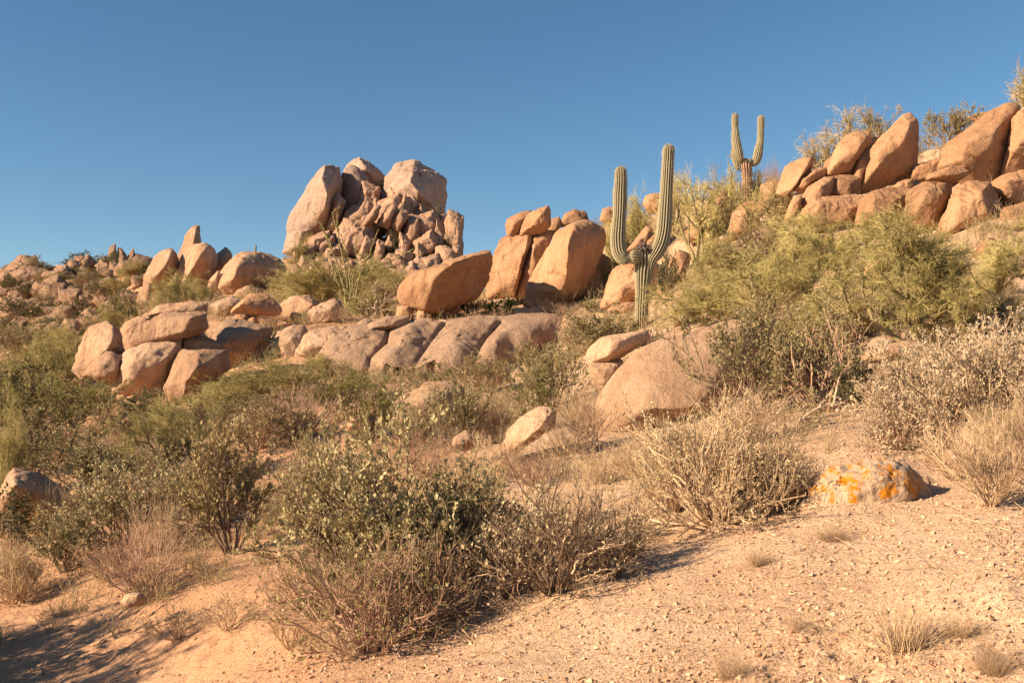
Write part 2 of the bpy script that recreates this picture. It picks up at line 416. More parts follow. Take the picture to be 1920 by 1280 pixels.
def unit3(v): return v / np.linalg.norm(v, axis=-1, keepdims=True)
def vnormals(V, Fc):
    n = np.cross(V[Fc[:, 1]] - V[Fc[:, 0]], V[Fc[:, 2]] - V[Fc[:, 0]]); out = np.zeros_like(V)
    for k in range(3):
        for a in range(3): out[:, a] += np.bincount(Fc[:, k], n[:, a], len(V))
    return out / np.maximum(np.linalg.norm(out, axis=1, keepdims=True), 1e-12)
ROCK_SEED = [0]
def rock(outline, Y, label, mat, ridge=None, t=0.55, p=14, amp=0.03, name="boulder", cat="boulder", group=None, cracks=None, back=0.8, jt=0.022, flat=False, bulge=0.0):
    ROCK_SEED[0] += 1
    rng = np.random.default_rng(ROCK_SEED[0] * 7 + 3)
    O = np.array(outline, float)
    w = (O[:, 0].max() - O[:, 0].min()) / F * Y; h = (O[:, 1].max() - O[:, 1].min()) / F * Y
    S = min(w, h)
    c2 = O.mean(0)
    pts = [at(x, y, Y)[:] for x, y in O]
    if ridge:
        t = t * 1.4
        for k, (x, y) in enumerate(ridge):
            pts.append(at(x, y, Y - t * S * (0.4 + 0.6 * math.sin(math.pi * k / max(1, len(ridge) - 1))) if len(ridge) > 2 else Y - t * S)[:])
    else:
        for k in rng.choice(len(O), min(len(O), 5), replace=False):
            q = c2 + (O[k] - c2) * rng.uniform(0.35, 0.62)
            pts.append(at(q[0], q[1], Y - t * S * rng.uniform(0.8, 1.05))[:])
    for x, y in O[::2]:
        q = c2 + (np.array([x, y]) - c2) * 0.72
        pts.append(at(q[0], q[1], Y + back * S)[:])
    C, Nn, H = hull_planes(pts)
    P = np.array(pts) - C
    if mat is M_SLAB: P = P * 1.10; H = H * 1.10
    else:
        kx = 1.09 if group == 'boulders of the high cluster' else 1.05
        P = P * kx; H = H * kx
    nchip = 0 if p < 11 else int(rng.integers(7, 13))
    if nchip:
        cn = unit3(rng.normal(size=(nchip, 3)) * np.array([1, 1, 0.8]))
        ch = np.max(P @ cn.T, axis=0) * rng.uniform(0.82, 0.97, nchip)
        keepp = P[:len(O) + (len(ridge) if ridge else 0)]
        ch = np.maximum(ch, np.max(keepp[:len(O)] @ cn.T, axis=0) * 0.99)     # chips leave the outline standing
        if ridge: ch = np.maximum(ch, np.max(keepp[len(O):] @ cn.T, axis=0))
        ok = cn[:, 1] < -0.2
        Nn = np.vstack([Nn, cn[ok]]); H = np.concatenate([H, ch[ok]])
    p = p * 3.0 + 6
    e = (P.max(0) - P.min(0)) / 2
    size_px = max(O[:, 0].max() - O[:, 0].min(), O[:, 1].max() - O[:, 1].min())
    sub = 7 if size_px > 300 else 6 if size_px > 95 else 5 if size_px > 55 else 4 if size_px > 14 else 3
    U, Fc = ICO[sub]
    d = U * e
    q = np.maximum(d @ Nn.T, 0) / H
    r = (np.sum(q ** p, axis=1)) ** (-1.0 / p)
    V = d * r[:, None]
    for ax, vals in ((0, P[:, 0]), (2, P[:, 2])):
        lo, hi = vals.min(), vals.max(); vl, vh = V[:, ax].min(), V[:, ax].max()
        V[:, ax] = lo + (V[:, ax] - vl) * (hi - lo) / (vh - vl)
    # lumps, pits and weathered joints
    W = V + C
    dirn = V / np.linalg.norm(V, axis=1)[:, None]
    big = fbm(W / (S * 0.55), 3, 21)
    fine = fbm(W / (S * 0.12), 3, 33)
    warp = 0.16 * fbm(W / (S * 0.5) + 7.7, 3, 43)
    groove = 0
    for a1, a2, sp in ((rng.uniform(-0.5, 0.1), rng.uniform(0.1, 0.7), rng.uniform(0.55, 1.0)), (rng.uniform(0.9, 1.4), rng.uniform(-0.3, 0.3), rng.uniform(0.7, 1.3))):
        dv = np.array([math.cos(a1), 0.45 * math.sin(a2), math.sin(a1)])
        fr = (W @ dv) / (S * sp) + warp + rng.uniform()
        fr = np.abs(fr - np.round(fr)) * sp
        groove = groove - np.exp(-(fr / 0.022) ** 2) * np.clip(0.5 + 1.6 * vnoise(W / (S * 0.7) + a1 * 9, 47), 0, 1)
    fl = fbm(W / (S * 0.42) + 3.3, 2, 51)                     # flaked-off sheets leave low steps
    flake = np.clip((fl - 0.08) / 0.05, 0, 1) + np.clip((-0.22 - fl) / 0.05, 0, 1)
    nv = vnormals(V, Fc)
    V = V + nv * (S * (amp * 1.5 * big + amp * 0.6 * fine + jt * groove - 0.72 * jt * flake))[:, None]
    if cracks:
        W = V + C; nv = vnormals(V, Fc)
        ppx = 960 + W[:, 0] / W[:, 1] * F; ppy = HZ - (W[:, 2] - EYE) / W[:, 1] * F
        front = V[:, 1] < 0.15 * e[1]
        allm = np.full(len(V), 1e9); wq = (4.0 * fbm(W / (0.05 * Y), 2, 61)) if sub == 7 else 0.0
        for line, wid, dep in cracks:
            dm = np.full(len(V), 1e9)
            for (x0, y0), (x1, y1) in zip(line[:-1], line[1:]):
                vx, vy = x1 - x0, y1 - y0
                tt = np.clip(((ppx - x0) * vx + (ppy - y0) * vy) / (vx * vx + vy * vy), 0, 1)
                dm = np.minimum(dm, np.hypot(ppx + wq - x0 - tt * vx, ppy - y0 - tt * vy))
            wid = wid * (1.35 if sub < 7 else 1.0); dep = dep * (1.0 if sub < 7 else 2.0); g = np.exp(-(dm / wid) ** 2) * front
            V = V - nv * (g * dep * wid / F * Y)[:, None]; allm = np.minimum(allm, dm)
    if bulge: V = V + nv * (bulge * front * np.clip((V[:, 2].max() - V[:, 2]) / (0.45 * S), 0, 1) ** 1.5 * (1 - np.exp(-(allm / 26.0) ** 2)))[:, None]
    me = mesh_from(name, V, Fc, not flat, [mat])
    o = link(name, me, None, C)
    tag(o, label, cat, group)
    return o

def lump(px, py, w, h, tilt, seed, ang=0.2):
    """an irregular outline round an ellipse"""
    rng = np.random.default_rng(seed)
    n = int(rng.integers(4, 7)); out = []
    ph = rng.uniform(0, 6.28)
    for k in range(n):
        a = ph + (k + rng.uniform(-0.3, 0.3)) / n * 2 * math.pi
        m = rng.uniform(1 - ang, 1.08)
        ca, sa = math.cos(a), math.sin(a)
        q = (abs(ca) ** 3 + abs(sa) ** 3) ** (-1 / 3)
        x, y = ca * q * w / 2 * m, sa * q * h / 2 * m
        # tilt: shear-like lean, positive leans the top towards the right
        tr = math.radians(tilt)
        out.append((px + x * math.cos(tr) - y * math.sin(tr), py + x * math.sin(tr) + y * math.cos(tr)))
    return out

def Z(off, pts, k=4.0):
    return [(off[0] + x / k, off[1] + y / k) for x, y in pts]

# --- A: the far twin-topped granite peak
YP = 182.0
GP = "monoliths of the far twin peak"
rock([(540,444),(543,408),(550,398),(570,362),(600,320),(613,310),(624,309),(638,315),(642,335),(638,365),(628,405),(616,432),(600,446),(565,452)], YP, "tall slab leaning right, the lit face of the far twin peak's western tower", M_PEAK,
     ridge=[(613,312),(602,338),(614,362),(606,395),(594,432)], t=0.6, p=18, amp=0.02, group=GP, cracks=[([(545,440),(575,434),(600,428)],2.0,0.8)])
rock([(636,345),(645,318),(660,312),(676,318),(690,334),(692,354),(676,378),(664,405),(652,424),(632,424),(630,400)], YP+3, "rounded pillar with split pale face behind the leaning slab of the far peak", M_PEAK,
     ridge=[(660,325),(672,350),(672,368),(655,400)], t=0.5, p=14, group=GP)
rock([(646,318),(648,312),(660,298),(670,292),(684,298),(706,314),(719,332),(717,352),(694,360),(668,345)], YP+9, "knobbly summit block highest on the far twin peak", M_PEAK, ridge=[(672,300),(685,318),(690,345)], t=0.5, p=20, amp=0.06, group=GP)
rock([(627,368),(636,362),(648,376),(643,402),(626,434),(612,430)], YP-3, "small ochre block wedged in the cleft of the leaning slab", M_PEAK, ridge=[(640,380),(625,420)], t=0.5, p=24, group=GP)
rock([(713,392),(715,362),(727,326),(741,308),(757,302),(783,310),(812,320),(830,332),(834,362),(831,404),(800,412),(770,410),(735,405)], YP+4, "broad flat-topped monolith forming the far peak's eastern tower", M_PEAK,
     ridge=[(776,310),(768,342),(784,362),(778,404)], t=0.75, p=22, amp=0.03, group=GP, cracks=[([(757,304),(740,335),(728,352)],1.8,0.9)])
rock([(530,474),(538,442),(552,432),(600,425),(598,442),(590,470),(560,484)], YP-2, "low buttress at the foot of the leaning slab of the far peak", M_PEAK, ridge=[(565,436),(562,462)], t=0.5, p=16, group=GP)
rock([(600,425),(630,420),(665,400),(690,360),(720,355),(722,380),(700,420),(650,450),(605,455)], YP+6, "shaded rock wall in the notch between the far peak's two towers", M_PEAK, t=0.4, p=14, group=GP)
rock([(715,395),(745,375),(775,350),(790,365),(790,400),(800,430),(760,440),(715,425)], YP-2, "sloping pale ledge at the foot of the eastern tower of the far peak", M_PEAK, t=0.5, p=22, amp=0.06, group=GP)

rock([(786,316),(812,322),(831,334),(836,362),(832,406),(806,414),(786,404),(790,362)], YP+1, "shaded fractured end wall of the far peak's eastern tower", M_PEAK, ridge=[(788,320),(785,360),(785,404)], t=1.0, p=22, amp=0.05, group=GP)
for _k, (_o, _l) in enumerate([
  ([(1075,650),(1110,560),(1190,490),(1225,520),(1200,600),(1150,680)], "tall leaning slab in the middle of the far peak's rubble apron"),
  ([(1165,650),(1200,560),(1250,520),(1300,545),(1300,600),(1230,710)], "second leaning slab of the apron, right of the tall one"),
  ([(1270,720),(1300,610),(1380,600),(1390,680),(1360,770),(1310,810)], "split leaning slab under the far peak's eastern tower"),
  ([(780,850),(830,720),(900,675),(970,690),(1000,790),(960,900),(850,900)], "broad fluted block low in the rubble left of centre, far peak"),
  ([(540,880),(590,780),(650,730),(668,770),(625,880),(580,910)], "narrow tilted slab at the rubble's left foot, far peak"),
  ([(1365,860),(1400,760),(1440,730),(1462,800),(1452,870)], "pointed slab low on the right of the far peak's rubble"),
  ([(935,670),(1000,570),(1060,490),(1102,500),(1055,610),(990,670)], "long leaning slab at the top left of the rubble, far peak"),
  ([(1580,780),(1600,650),(1660,690),(1692,790),(1682,860),(1600,860)], "dark rounded buttress closing the far peak on its right")]):
    rock([(440 + x / 4, 260 + y / 4) for x, y in _o], 170, _l, M_PEAKR, t=0.6, p=24, amp=0.04, name="boulder", group="leaning slabs of the far peak's apron")

LAND = []      # landmarks used to tell small rocks and shrubs apart
USED = set()
SIZEW = ["tiny", "small", "mid-sized", "large"]
def auto_label(px, py, noun, lands, words):
    """label built from the look of the thing and the landmarks it lies next to"""
    ls = sorted(lands, key=lambda L: math.hypot(L[0] - px, (L[1] - py) * 1.3))
    def rel(L):
        dx, dy = px - L[0], py - L[1]
        if abs(dx) > 1.6 * abs(dy): return "right of" if dx > 0 else "left of"
        if abs(dy) > 1.6 * abs(dx): return "below" if dy > 0 else "above"
        return ("below and right of" if dx > 0 else "below and left of") if dy > 0 else ("above and right of" if dx > 0 else "above and left of")
    for w in words:
        for L in ls[:3]:
            for pre in ("close ", ""):
                if pre and math.hypot(L[0] - px, L[1] - py) > 22: continue
                s = f"{w} {noun} {pre}{rel(L)} {L[2]}"
                if s not in USED and len(s.split()) <= 16:
                    USED.add(s); return s
    for n, w in enumerate(words * 6):
        s = f"{w} {noun} {rel(ls[0])} {ls[0][2]}, {['next','further','another','outer','inner','last'][n // len(words)]} one"
        if s not in USED:
            USED.add(s); return s
    return s

def field(items, off, k, Yf, lands, mat, group, noun, seed, p=20, amp=0.05, names=("rock", "rock"), grow=1.15):
    for n, it in enumerate(items):
        x, y, w, h = it[:4]; tilt = it[4] if len(it) > 4 else 0
        px, py, w, h = off[0] + x / k, off[1] + y / k, w / k * grow, h / k * grow
        rng = np.random.default_rng(seed + n)
        asp = w / h
        shape = ["squat", "flat", "low"] if asp > 1.5 else ["upright", "tall", "narrow"] if asp < 0.7 else ["blocky", "rounded", "stubby"]
        if abs(tilt) >= 15: shape = ["leaning", "tilted", "slanting"]
        s = max(w, h); sz = "tiny" if s < 18 else "small" if s < 28 else "mid-sized" if s < 42 else "large"
        lab = auto_label(px, py, noun, lands, [f"{sz} {q}" for q in shape])
        Y = Yf(px, py) if callable(Yf) else Yf
        rock(lump(px, py, w, h, tilt + rng.uniform(-6, 6), seed + n), Y, lab, mat, t=0.6, p=p, amp=amp, flat=True, name=names[0], cat=names[1], group=group)

PEAKL = [(575,380,"the leaning slab of the far peak"),(780,350,"the far peak's eastern tower"),(690,395,"the notch between the two towers"),(665,460,"the middle of the far peak's rubble"),
         (845,450,"the far peak's dark eastern shoulder"),(740,470,"the boulder apron under the far peak"),(600,480,"the green bush at the far peak's foot"),(830,400,"the base of the flat-topped tower")]
PK = [(1000,440,120,120,0),(930,560,100,170,28),(1045,555,95,155,24),(980,620,95,110,20),(1150,580,145,195,24),(1240,600,135,185,18),(1330,690,115,185,12),(1000,685,115,85,0),(1110,645,95,70,0),(900,760,225,185,14),
      (785,755,100,120,10),(1012,780,65,125,0),(610,800,115,175,28),(680,845,85,150,18),(705,910,80,120,12),(965,875,80,170,5),(900,935,85,75,0),(1072,890,95,140,8),(1150,815,60,90,0),(1190,705,95,90,10),(1255,805,100,120,0),
      (1345,765,95,140,14),(1432,805,115,160,20),(1382,870,70,110,0),(1492,795,65,70,0),(1500,640,70,90,0),(1562,645,60,80,0),(1472,505,55,80,0),(1395,560,60,80,0),(1620,745,150,215,0),(1530,760,100,200,0),(1440,680,140,180,8),
      (1580,885,130,90,0),(1655,870,80,80,0),(1290,455,90,70,0),(1390,935,100,80,0),(1210,440,90,120,15),(1300,540,120,130,8),(1420,600,120,120,0),(820,840,90,140,15),(560,880,110,100,0),(760,860,80,90,0),(1270,900,110,90,0),(1180,930,100,80,0),(640,950,110,80,0),(460,900,60,60,0),(1500,900,80,60,0)]
PK += [(520,960,120,90,10),(600,985,110,90,15),(690,985,120,100,12),(780,960,120,110,18),(860,990,110,90,10),(950,975,120,100,15),(1040,1000,120,90,10),(1130,985,120,110,15),(1220,970,130,110,10),(1310,1000,120,100,15),(1400,1000,110,90,5),(1490,960,120,100,10),(1580,960,110,90,5),(1690,960,90,70,0),
      (720,810,90,120,20),(850,860,80,100,18),(1110,760,100,140,22),(1060,700,80,120,20),(970,540,90,150,26),(880,650,90,150,30),(1200,820,90,120,18),(1130,850,80,110,18),(1560,720,100,160,5),(1480,720,90,160,10)]
PK = [(a[0], a[1], a[2] * 1.2, a[3] * 1.5, a[4] + 12) for a in PK[:-10]]
field(PK, (440, 260), 4.0, lambda px, py: 182 - max(0, (py - 380)) * 0.16, PEAKL, M_PEAKR, "broken blocks on the slopes of the far twin peak", "block", 500, 20, 0.05, ("block", "rock"), 1.3)

# --- B: spire group on the left ridge
o1 = (0, 380)
GB = "boulders of the spire group on the left ridge"
rock(Z(o1, [(1072,606),(1100,540),(1150,440),(1200,372),(1285,352),(1320,390),(1334,480),(1290,580),(1230,640),(1180,690),(1110,640)]), 75, "leaning rounded pillar at the left end of the spire group", M_MID,
     ridge=Z(o1, [(1292,362),(1255,440),(1160,560),(1130,640)]), t=0.5, p=12, group=GB)
rock(Z(o1, [(1025,790),(1035,720),(1060,650),(1100,600),(1145,620),(1135,700),(1110,770),(1060,800)]), 71, "narrow tilted block under the leaning pillar of the spire group", M_MID, ridge=Z(o1, [(1120,630),(1100,760)]), t=0.6, p=16, group=GB)
rock(Z(o1, [(1322,440),(1345,370),(1385,280),(1430,192),(1466,172),(1500,180),(1513,300),(1500,400),(1440,440),(1350,470)]), 78, "pointed spire rising highest in the left ridge group", M_MID,
     ridge=Z(o1, [(1480,190),(1450,320),(1430,430)]), t=0.5, p=16, group=GB)
rock(Z(o1, [(1308,620),(1330,500),(1375,392),(1450,312),(1540,306),(1612,360),(1622,420),(1600,520),(1550,620),(1400,660)]), 75, "big round-shouldered boulder in front of the pointed spire", M_MID,
     ridge=Z(o1, [(1545,325),(1500,410),(1400,560),(1370,640)]), t=0.5, p=12, group=GB)
rock(Z(o1, [(1596,505),(1610,430),(1640,375),(1690,335),(1735,370),(1738,425),(1690,490),(1620,530)]), 79, "small egg-topped boulder between the spire and the large dark boulder", M_MID, ridge=Z(o1, [(1720,365),(1660,430),(1615,510)]), t=0.55, p=12, group=GB)
rock([(388,552),(398,528),(425,492),(443,475),(467,472),(487,472),(500,475),(522,485),(536,503),(532,522),(512,540),(480,556),(430,560)], 73, "large half-shaded boulder with a tiny cactus on top, spire group", M_MID,
     ridge=[(462,476),(444,497),(439,522),(434,552)], t=0.95, p=13, group=GB)
rock(Z(o1, [(1556,640),(1580,570),(1640,510),(1660,560),(1640,640),(1600,680)]), 71.5, "small grey block against the foot of the half-shaded boulder", M_MID, t=0.5, p=14, group=GB)
rock([(436,557),(446,543),(462,536),(482,541),(498,556),(470,566)], 68, "low rounded rock below the half-shaded spire boulder", M_MID, ridge=[(466,538),(475,556)], t=0.5, p=10, group=GB)
rock([(532,515),(540,500),(556,494),(566,505),(560,520),(540,525)], 80, "small pinkish rock behind the big bush beside the half-shaded boulder", M_MID, t=0.5, p=14, group=GB)

HILL = [(62,492,"the lone knob on the left skyline"),(212,495,"the jagged outcrop on the left skyline"),(150,495,"the skyline bush"),(105,540,"the peaked double slab"),(140,575,"the long pale slanting slab"),(260,560,"the spire group's lowest block"),
        (35,620,"the pale split rocks at the left edge"),(200,610,"the tilted cluster slab"),(20,560,"the dark shrubs at the left edge"),(180,550,"the rock-strewn gully")]
HL = [(250,450,92,80),(150,520,200,150,-10),(45,600,90,150,25),(240,572,200,120),(430,552,190,70),(640,470,140,100),(620,545,190,90),(848,465,80,200),(912,430,70,110),(992,450,64,150),(1065,470,160,110,15),(940,520,130,110),(1030,610,75,85),
      (415,640,140,120,-25),(430,700,190,150,10),(180,690,200,95,-25),(505,620,95,65),(650,650,90,65),(700,700,115,110),(770,680,75,85),(845,650,150,120),(465,760,70,160),(560,795,140,240,-32),(220,780,160,80),(340,780,120,60),(375,855,150,125),
      (470,860,150,120),(760,760,95,85),(720,855,85,80),(915,795,120,55,-32),(135,960,120,120,20),(250,1010,65,75),(565,930,130,80),(350,950,150,70),(500,1000,150,70),(50,780,75,75),(35,920,65,55),(280,640,130,70),(110,735,110,70),(600,600,110,70),
      (560,680,80,60),(920,700,90,70),(980,760,80,70),(880,740,70,60),(640,760,80,90),(330,890,80,60),(420,1010,100,60),(700,930,80,60),(30,680,90,60)]
_g = np.random.default_rng(4)
for _k in range(46):
    _x, _y = _g.uniform(0, 1060), _g.uniform(470, 1010)
    _w = _g.uniform(70, 150); HL.append((_x, _y, _w, _w * _g.uniform(0.55, 1.0), _g.uniform(-25, 25)))
HL = [(a[0], a[1] - 0.12 * a[3]) + tuple(a[2:]) for a in HL]
field(HL, o1, 4.0, lambda px, py: min(max(hit(px, py + 9).y, 70.0), 158.0), HILL, M_HILL, "rocks strewn over the left hillside", "rock", 900, 16, 0.05, ("rock", "rock"), 1.4)

# --- C: stacked cluster at mid left
o6 = (100, 520)
GC = "boulders of the stacked cluster"
rock(Z(o6, [(158,700),(172,610),(222,460),(272,372),(330,348),(400,335),(452,368),(512,442),(520,580),(470,640),(380,740),(220,760)]), 33.5, "tilted slab at the left end of the stacked cluster", M_MID,
     ridge=Z(o6, [(452,380),(440,480),(385,560),(300,700)]), t=0.42, p=18, group=GC)
rock(Z(o6, [(228,740),(292,640),(372,560),(440,558),(516,600),(520,720),(480,810),(380,800)]), 32.4, "low rounded rock leaning on the tilted slab's foot", M_MID, t=0.5, p=11, group=GC)
rock(Z(o6, [(440,800),(470,720),(502,640),(562,552),(700,492),(850,470),(942,478),(935,560),(905,650),(870,720),(825,850),(780,880),(600,870),(460,840)]), 32.6, "big cracked dome under the capstone of the stacked cluster", M_SLAB, t=0.55, p=10, group=GC,
     cracks=[(Z(o6, [(640,585),(780,580),(930,585)]),2.2,0.8),(Z(o6, [(560,640),(640,610),(700,640),(660,730)]),2,0.5)])
rock(Z(o6, [(597,500),(606,430),(640,380),(700,330),(830,270),(960,255),(1140,270),(1150,380),(1060,430),(960,466),(780,482),(650,506),(610,508)]), 32.6, "slanting capstone lying across the top of the stacked cluster", M_MID,
     ridge=Z(o6, [(1100,285),(1010,315),(975,400),(952,460)]), t=0.5, p=16, group=GC)
rock(Z(o6, [(698,285),(780,212),(900,195),(1050,178),(1150,195),(1148,262),(960,258),(800,290)]), 35, "flat top slab behind the capstone of the stacked cluster", M_MID, t=0.7, p=12, group=GC)
rock(Z(o6, [(836,850),(850,780),(872,720),(932,580),(965,545),(1100,545),(1302,550),(1312,690),(1180,800),(1080,900),(955,940),(872,905)]), 31.6, "square-cut block with dark right face at the stacked cluster's end", M_MID,
     ridge=Z(o6, [(1085,552),(1068,680),(1005,760),(965,935)]), t=0.62, p=26, amp=0.02, group=GC)
rock([(333,664),(342,632),(385,631),(414,645),(420,662),(380,670)], 33.2, "shaded ledge sitting on the square-cut block", M_MID, ridge=[(346,636),(345,658)], t=0.5, p=24, group=GC)
rock([(350,636),(362,622),(380,620),(388,632),(370,640)], 33.4, "small wedge stone under the capstone's right end", M_MID, t=0.5, p=16, group=GC)
rock([(222,628),(234,606),(255,594),(284,588),(296,610),(292,650),(240,690),(226,670)], 36, "shadowed rock in the gap behind the tilted slab", M_MID, t=0.4, p=12, group=GC)
GD = "domes and slabs of the long granite shelf"
rock([(396,650),(404,625),(418,608),(440,601),(475,606),(508,615),(500,640),(470,670),(440,690),(405,690)], 36.5, "smooth dome rising behind the square-cut block", M_SLAB, t=0.5, p=12, group=GD)
rock([(420,712),(428,660),(450,632),(490,618),(506,632),(502,690),(480,712)], 37, "shaded whaleback rock in the square-cut block's shadow", M_SLAB, t=0.4, p=12, group=GD)
rock([(488,700),(496,645),(512,626),(540,613),(566,614),(578,640),(566,690),(540,702)], 36.5, "first smooth dome right of the stacked cluster", M_SLAB, t=0.5, p=12, group=GD)
rock([(545,700),(553,650),(575,624),(610,612),(650,612),(672,630),(662,680),(635,700)], 36, "second smooth dome with brown streaks on the granite shelf", M_SLAB, t=0.5, p=12, group=GD)
GE = "loose boulders lying on the granite shelf"
rock([(433,586),(438,577),(450,566),(467,552),(495,550),(518,564),(527,580),(523,592),(480,592),(444,590)], 40, "overhanging pebble-shaped boulder balanced on two small stones", M_RED, ridge=[(466,556),(452,570),(470,586)], t=0.6, p=10, group=GE)
rock([(441,588),(452,584),(465,586),(468,594),(457,612),(441,607)], 40, "left stone propping the balanced pebble-shaped boulder", M_RED, t=0.5, p=10, group=GE)
rock([(453,612),(464,593),(480,590),(486,606),(474,616)], 40, "right stone propping the balanced pebble-shaped boulder", M_RED, t=0.5, p=10, group=GE)
rock([(522,598),(526,572),(545,557),(580,554),(596,566),(594,582),(575,602),(545,606)], 41.5, "sloped boulder right of the balanced one", M_MID, ridge=[(560,558),(585,572),(560,600)], t=0.5, p=10, group=GE)
rock([(395,572),(412,562),(437,556),(452,563),(440,586),(405,590)], 46, "flat pale rock left of the balanced boulder", M_SLAB, t=0.5, p=12, group=GE)
rock([(573,604),(579,582),(600,569),(626,564),(642,576),(638,606),(600,614)], 40, "lumpy rock with dark pockets beside the dead bush", M_SLAB, t=0.5, p=12, amp=0.06, group=GE)

# --- F: the long slab shelf
o7 = (560, 560); k7 = 3.2
def Z7(p): return Z(o7, p, k7)
rock([(620,700),(640,672),(662,634),(684,619),(725,616),(790,612),(835,608),(880,604),(932,603),(968,596),(1005,593),(1036,599),(1052,614),(1040,640),(1012,668),(970,702),(905,718),(800,716),(690,722),(640,716)], 34.6, "long low granite slab split by slanting cracks below the perched boulder", M_SLAB,
     ridge=[(650,690),(760,690),(880,684),(985,668)], t=0.75, p=10, amp=0.035, back=1.3, jt=0.0, name="boulder", group=GD, bulge=0.34,
     cracks=[([(728,612),(722,640),(704,655),(691,668),(686,700),(683,722)],3.2,1.5),([(835,604),(808,635),(780,676),(752,712)],3.0,1.2),([(940,600),(910,629),(895,651),(886,690),(880,718)],3.4,1.5),
             ([(1030,640),(1010,661),(990,680)],2.6,1.2),([(956,650),(953,670),(955,690)],2.0,0.6)])
rock([(1022,645),(1030,622),(1048,604),(1078,596),(1106,606),(1098,640),(1060,660)], 34.5, "rock with a dark undercut pocket closing the slab shelf", M_SLAB, t=0.4, p=10, amp=0.07, group=GD)
rock([(1046,648),(1056,628),(1074,618),(1096,622),(1098,640),(1070,660)], 33.2, "grey knob sitting in the undercut pocket of the shelf", M_SLAB, t=0.6, p=10, group=GD)
GG = "row of flat stones along the shelf's rim"
rock(Z7([(400,192),(432,142),(500,118),(565,104),(652,110),(645,152),(560,182),(440,196)]), 34.4, "longest flat stone on the shelf's rim", M_SLAB, t=0.6, p=12, group=GG)
rock(Z7([(658,172),(680,124),(740,116),(795,122),(822,150),(800,178),(720,180)]), 34.6, "squarish rim stone under the perched boulder", M_SLAB, t=0.6, p=14, group=GG)
rock(Z7([(822,172),(842,130),(880,124),(924,126),(932,152),(900,174)]), 34.8, "smallest rim stone right of the perched boulder's props", M_SLAB, t=0.6, p=14, group=GG)
rock(Z7([(925,166),(955,135),(1060,122),(1175,118),(1205,145),(1150,162),(1000,170)]), 35, "long thin rim stone before the bright green plant", M_SLAB, t=0.6, p=12, group=GG)
rock(Z7([(345,155),(372,130),(405,118),(442,128),(432,168),(370,182)]), 35, "rounded rim stone at the shelf's left end", M_SLAB, t=0.6, p=10, group=GG)
rock([(688,714),(696,700),(712,697),(734,708),(724,722),(696,722)], 32, "reddish rock lying at the foot of the cracked slabs", M_SLAB, t=0.6, p=12, group=GG)

# --- H: perched boulder
o3 = (700, 340)
rock(Z(o3, [(184,870),(192,820),(205,790),(262,710),(330,665),(400,638),(570,588),(640,552),(740,524),(810,514),(870,506),(893,540),(888,600),(868,690),(840,760),(800,840),(760,880),(600,950),(480,990),(380,980),(270,945),(215,925)]), 39,
     "great perched boulder with sunlit nose and dark flank", M_RED, ridge=Z(o3, [(850,528),(700,560),(560,625),(475,700),(450,790),(400,950)]), t=0.62, p=12, amp=0.02, group="boulders on the saddle behind the shelf",
     cracks=[(Z(o3, [(705,560),(700,720)]),2.5,0.9)])
rock([(741,604),(745,574),(768,568),(776,578),(774,604)], 39, "left prop stone under the great perched boulder", M_RED, t=0.6, p=14, group="props of the perched boulder")
rock([(780,604),(784,582),(797,578),(800,590),(796,604)], 38.6, "thin middle prop stone under the great perched boulder", M_RED, t=0.6, p=14, group="props of the perched boulder")
rock([(806,604),(812,578),(850,570),(862,582),(850,604)], 40, "shaded rear prop stone under the great perched boulder", M_RED, t=0.6, p=14, group="props of the perched boulder")
GI = "boulders on the saddle behind the shelf"
rock(Z(o3, [(990,350),(994,300),(1010,265),(1080,225),(1182,217),(1150,290),(1125,350),(1105,400),(1050,425),(1002,432)]), 43.5, "left half of the split block perched on the tall saddle boulders", M_RED, t=0.5, p=14, group=GI)
rock(Z(o3, [(1105,395),(1120,320),(1190,226),(1270,216),(1290,195),(1310,188),(1326,215),(1328,330),(1285,378),(1180,402)]), 43, "right half of the split perched block with a pointed corner", M_RED, t=0.5, p=14, group=GI,
     cracks=[([(990,425),(996,420)],3,1)])
rock(Z(o3, [(850,870),(860,760),(872,600),(905,525),(960,450),(1050,400),(1130,394),(1202,400),(1185,520),(1110,680),(1080,870)]), 43.5, "tall pale boulder under the split block, shadowed at its foot", M_RED,
     ridge=Z(o3, [(1160,402),(1140,520),(1085,690),(1060,850)]), t=0.4, p=12, group=GI)
rock(Z(o3, [(1070,880),(1085,780),(1150,600),(1196,400),(1272,375),(1342,380),(1344,420),(1255,590),(1165,770),(1160,860)]), 43.2, "narrow fluted slab squeezed between the two tall saddle boulders", M_RED, t=0.5, p=11, group=GI,
     cracks=[(Z(o3, [(1270,470),(1250,560)]),2.5,0.9)])
rock(Z(o3, [(1145,920),(1155,800),(1200,690),(1262,580),(1352,400),(1450,320),(1550,294),(1650,310),(1722,360),(1738,425),(1705,520),(1650,660),(1560,860),(1470,900),(1380,905),(1250,925)]), 41.5, "tallest rounded saddle boulder with a broad shaded side", M_RED,
     ridge=Z(o3, [(1500,330),(1465,420),(1455,560),(1440,760),(1380,890)]), t=0.5, p=12, amp=0.02, group=GI)
rock(Z(o3, [(1398,335),(1430,250),(1510,207),(1592,230),(1618,305),(1500,340)]), 45, "round knob peeping over the tallest saddle boulder", M_RED, t=0.5, p=12, group=GI)
rock([(1028,436),(1032,412),(1048,407),(1054,420),(1040,440)], 45, "dark wedge between the split block and the round knob", M_RED, t=0.4, p=20, group=GI)
rock([(1080,575),(1105,515),(1122,470),(1146,488),(1150,520),(1138,570)], 43, "shaded boulder between the tallest boulder and the front saguaro", M_RED, ridge=[(1108,520),(1100,565)], t=0.5, p=12, group=GI)
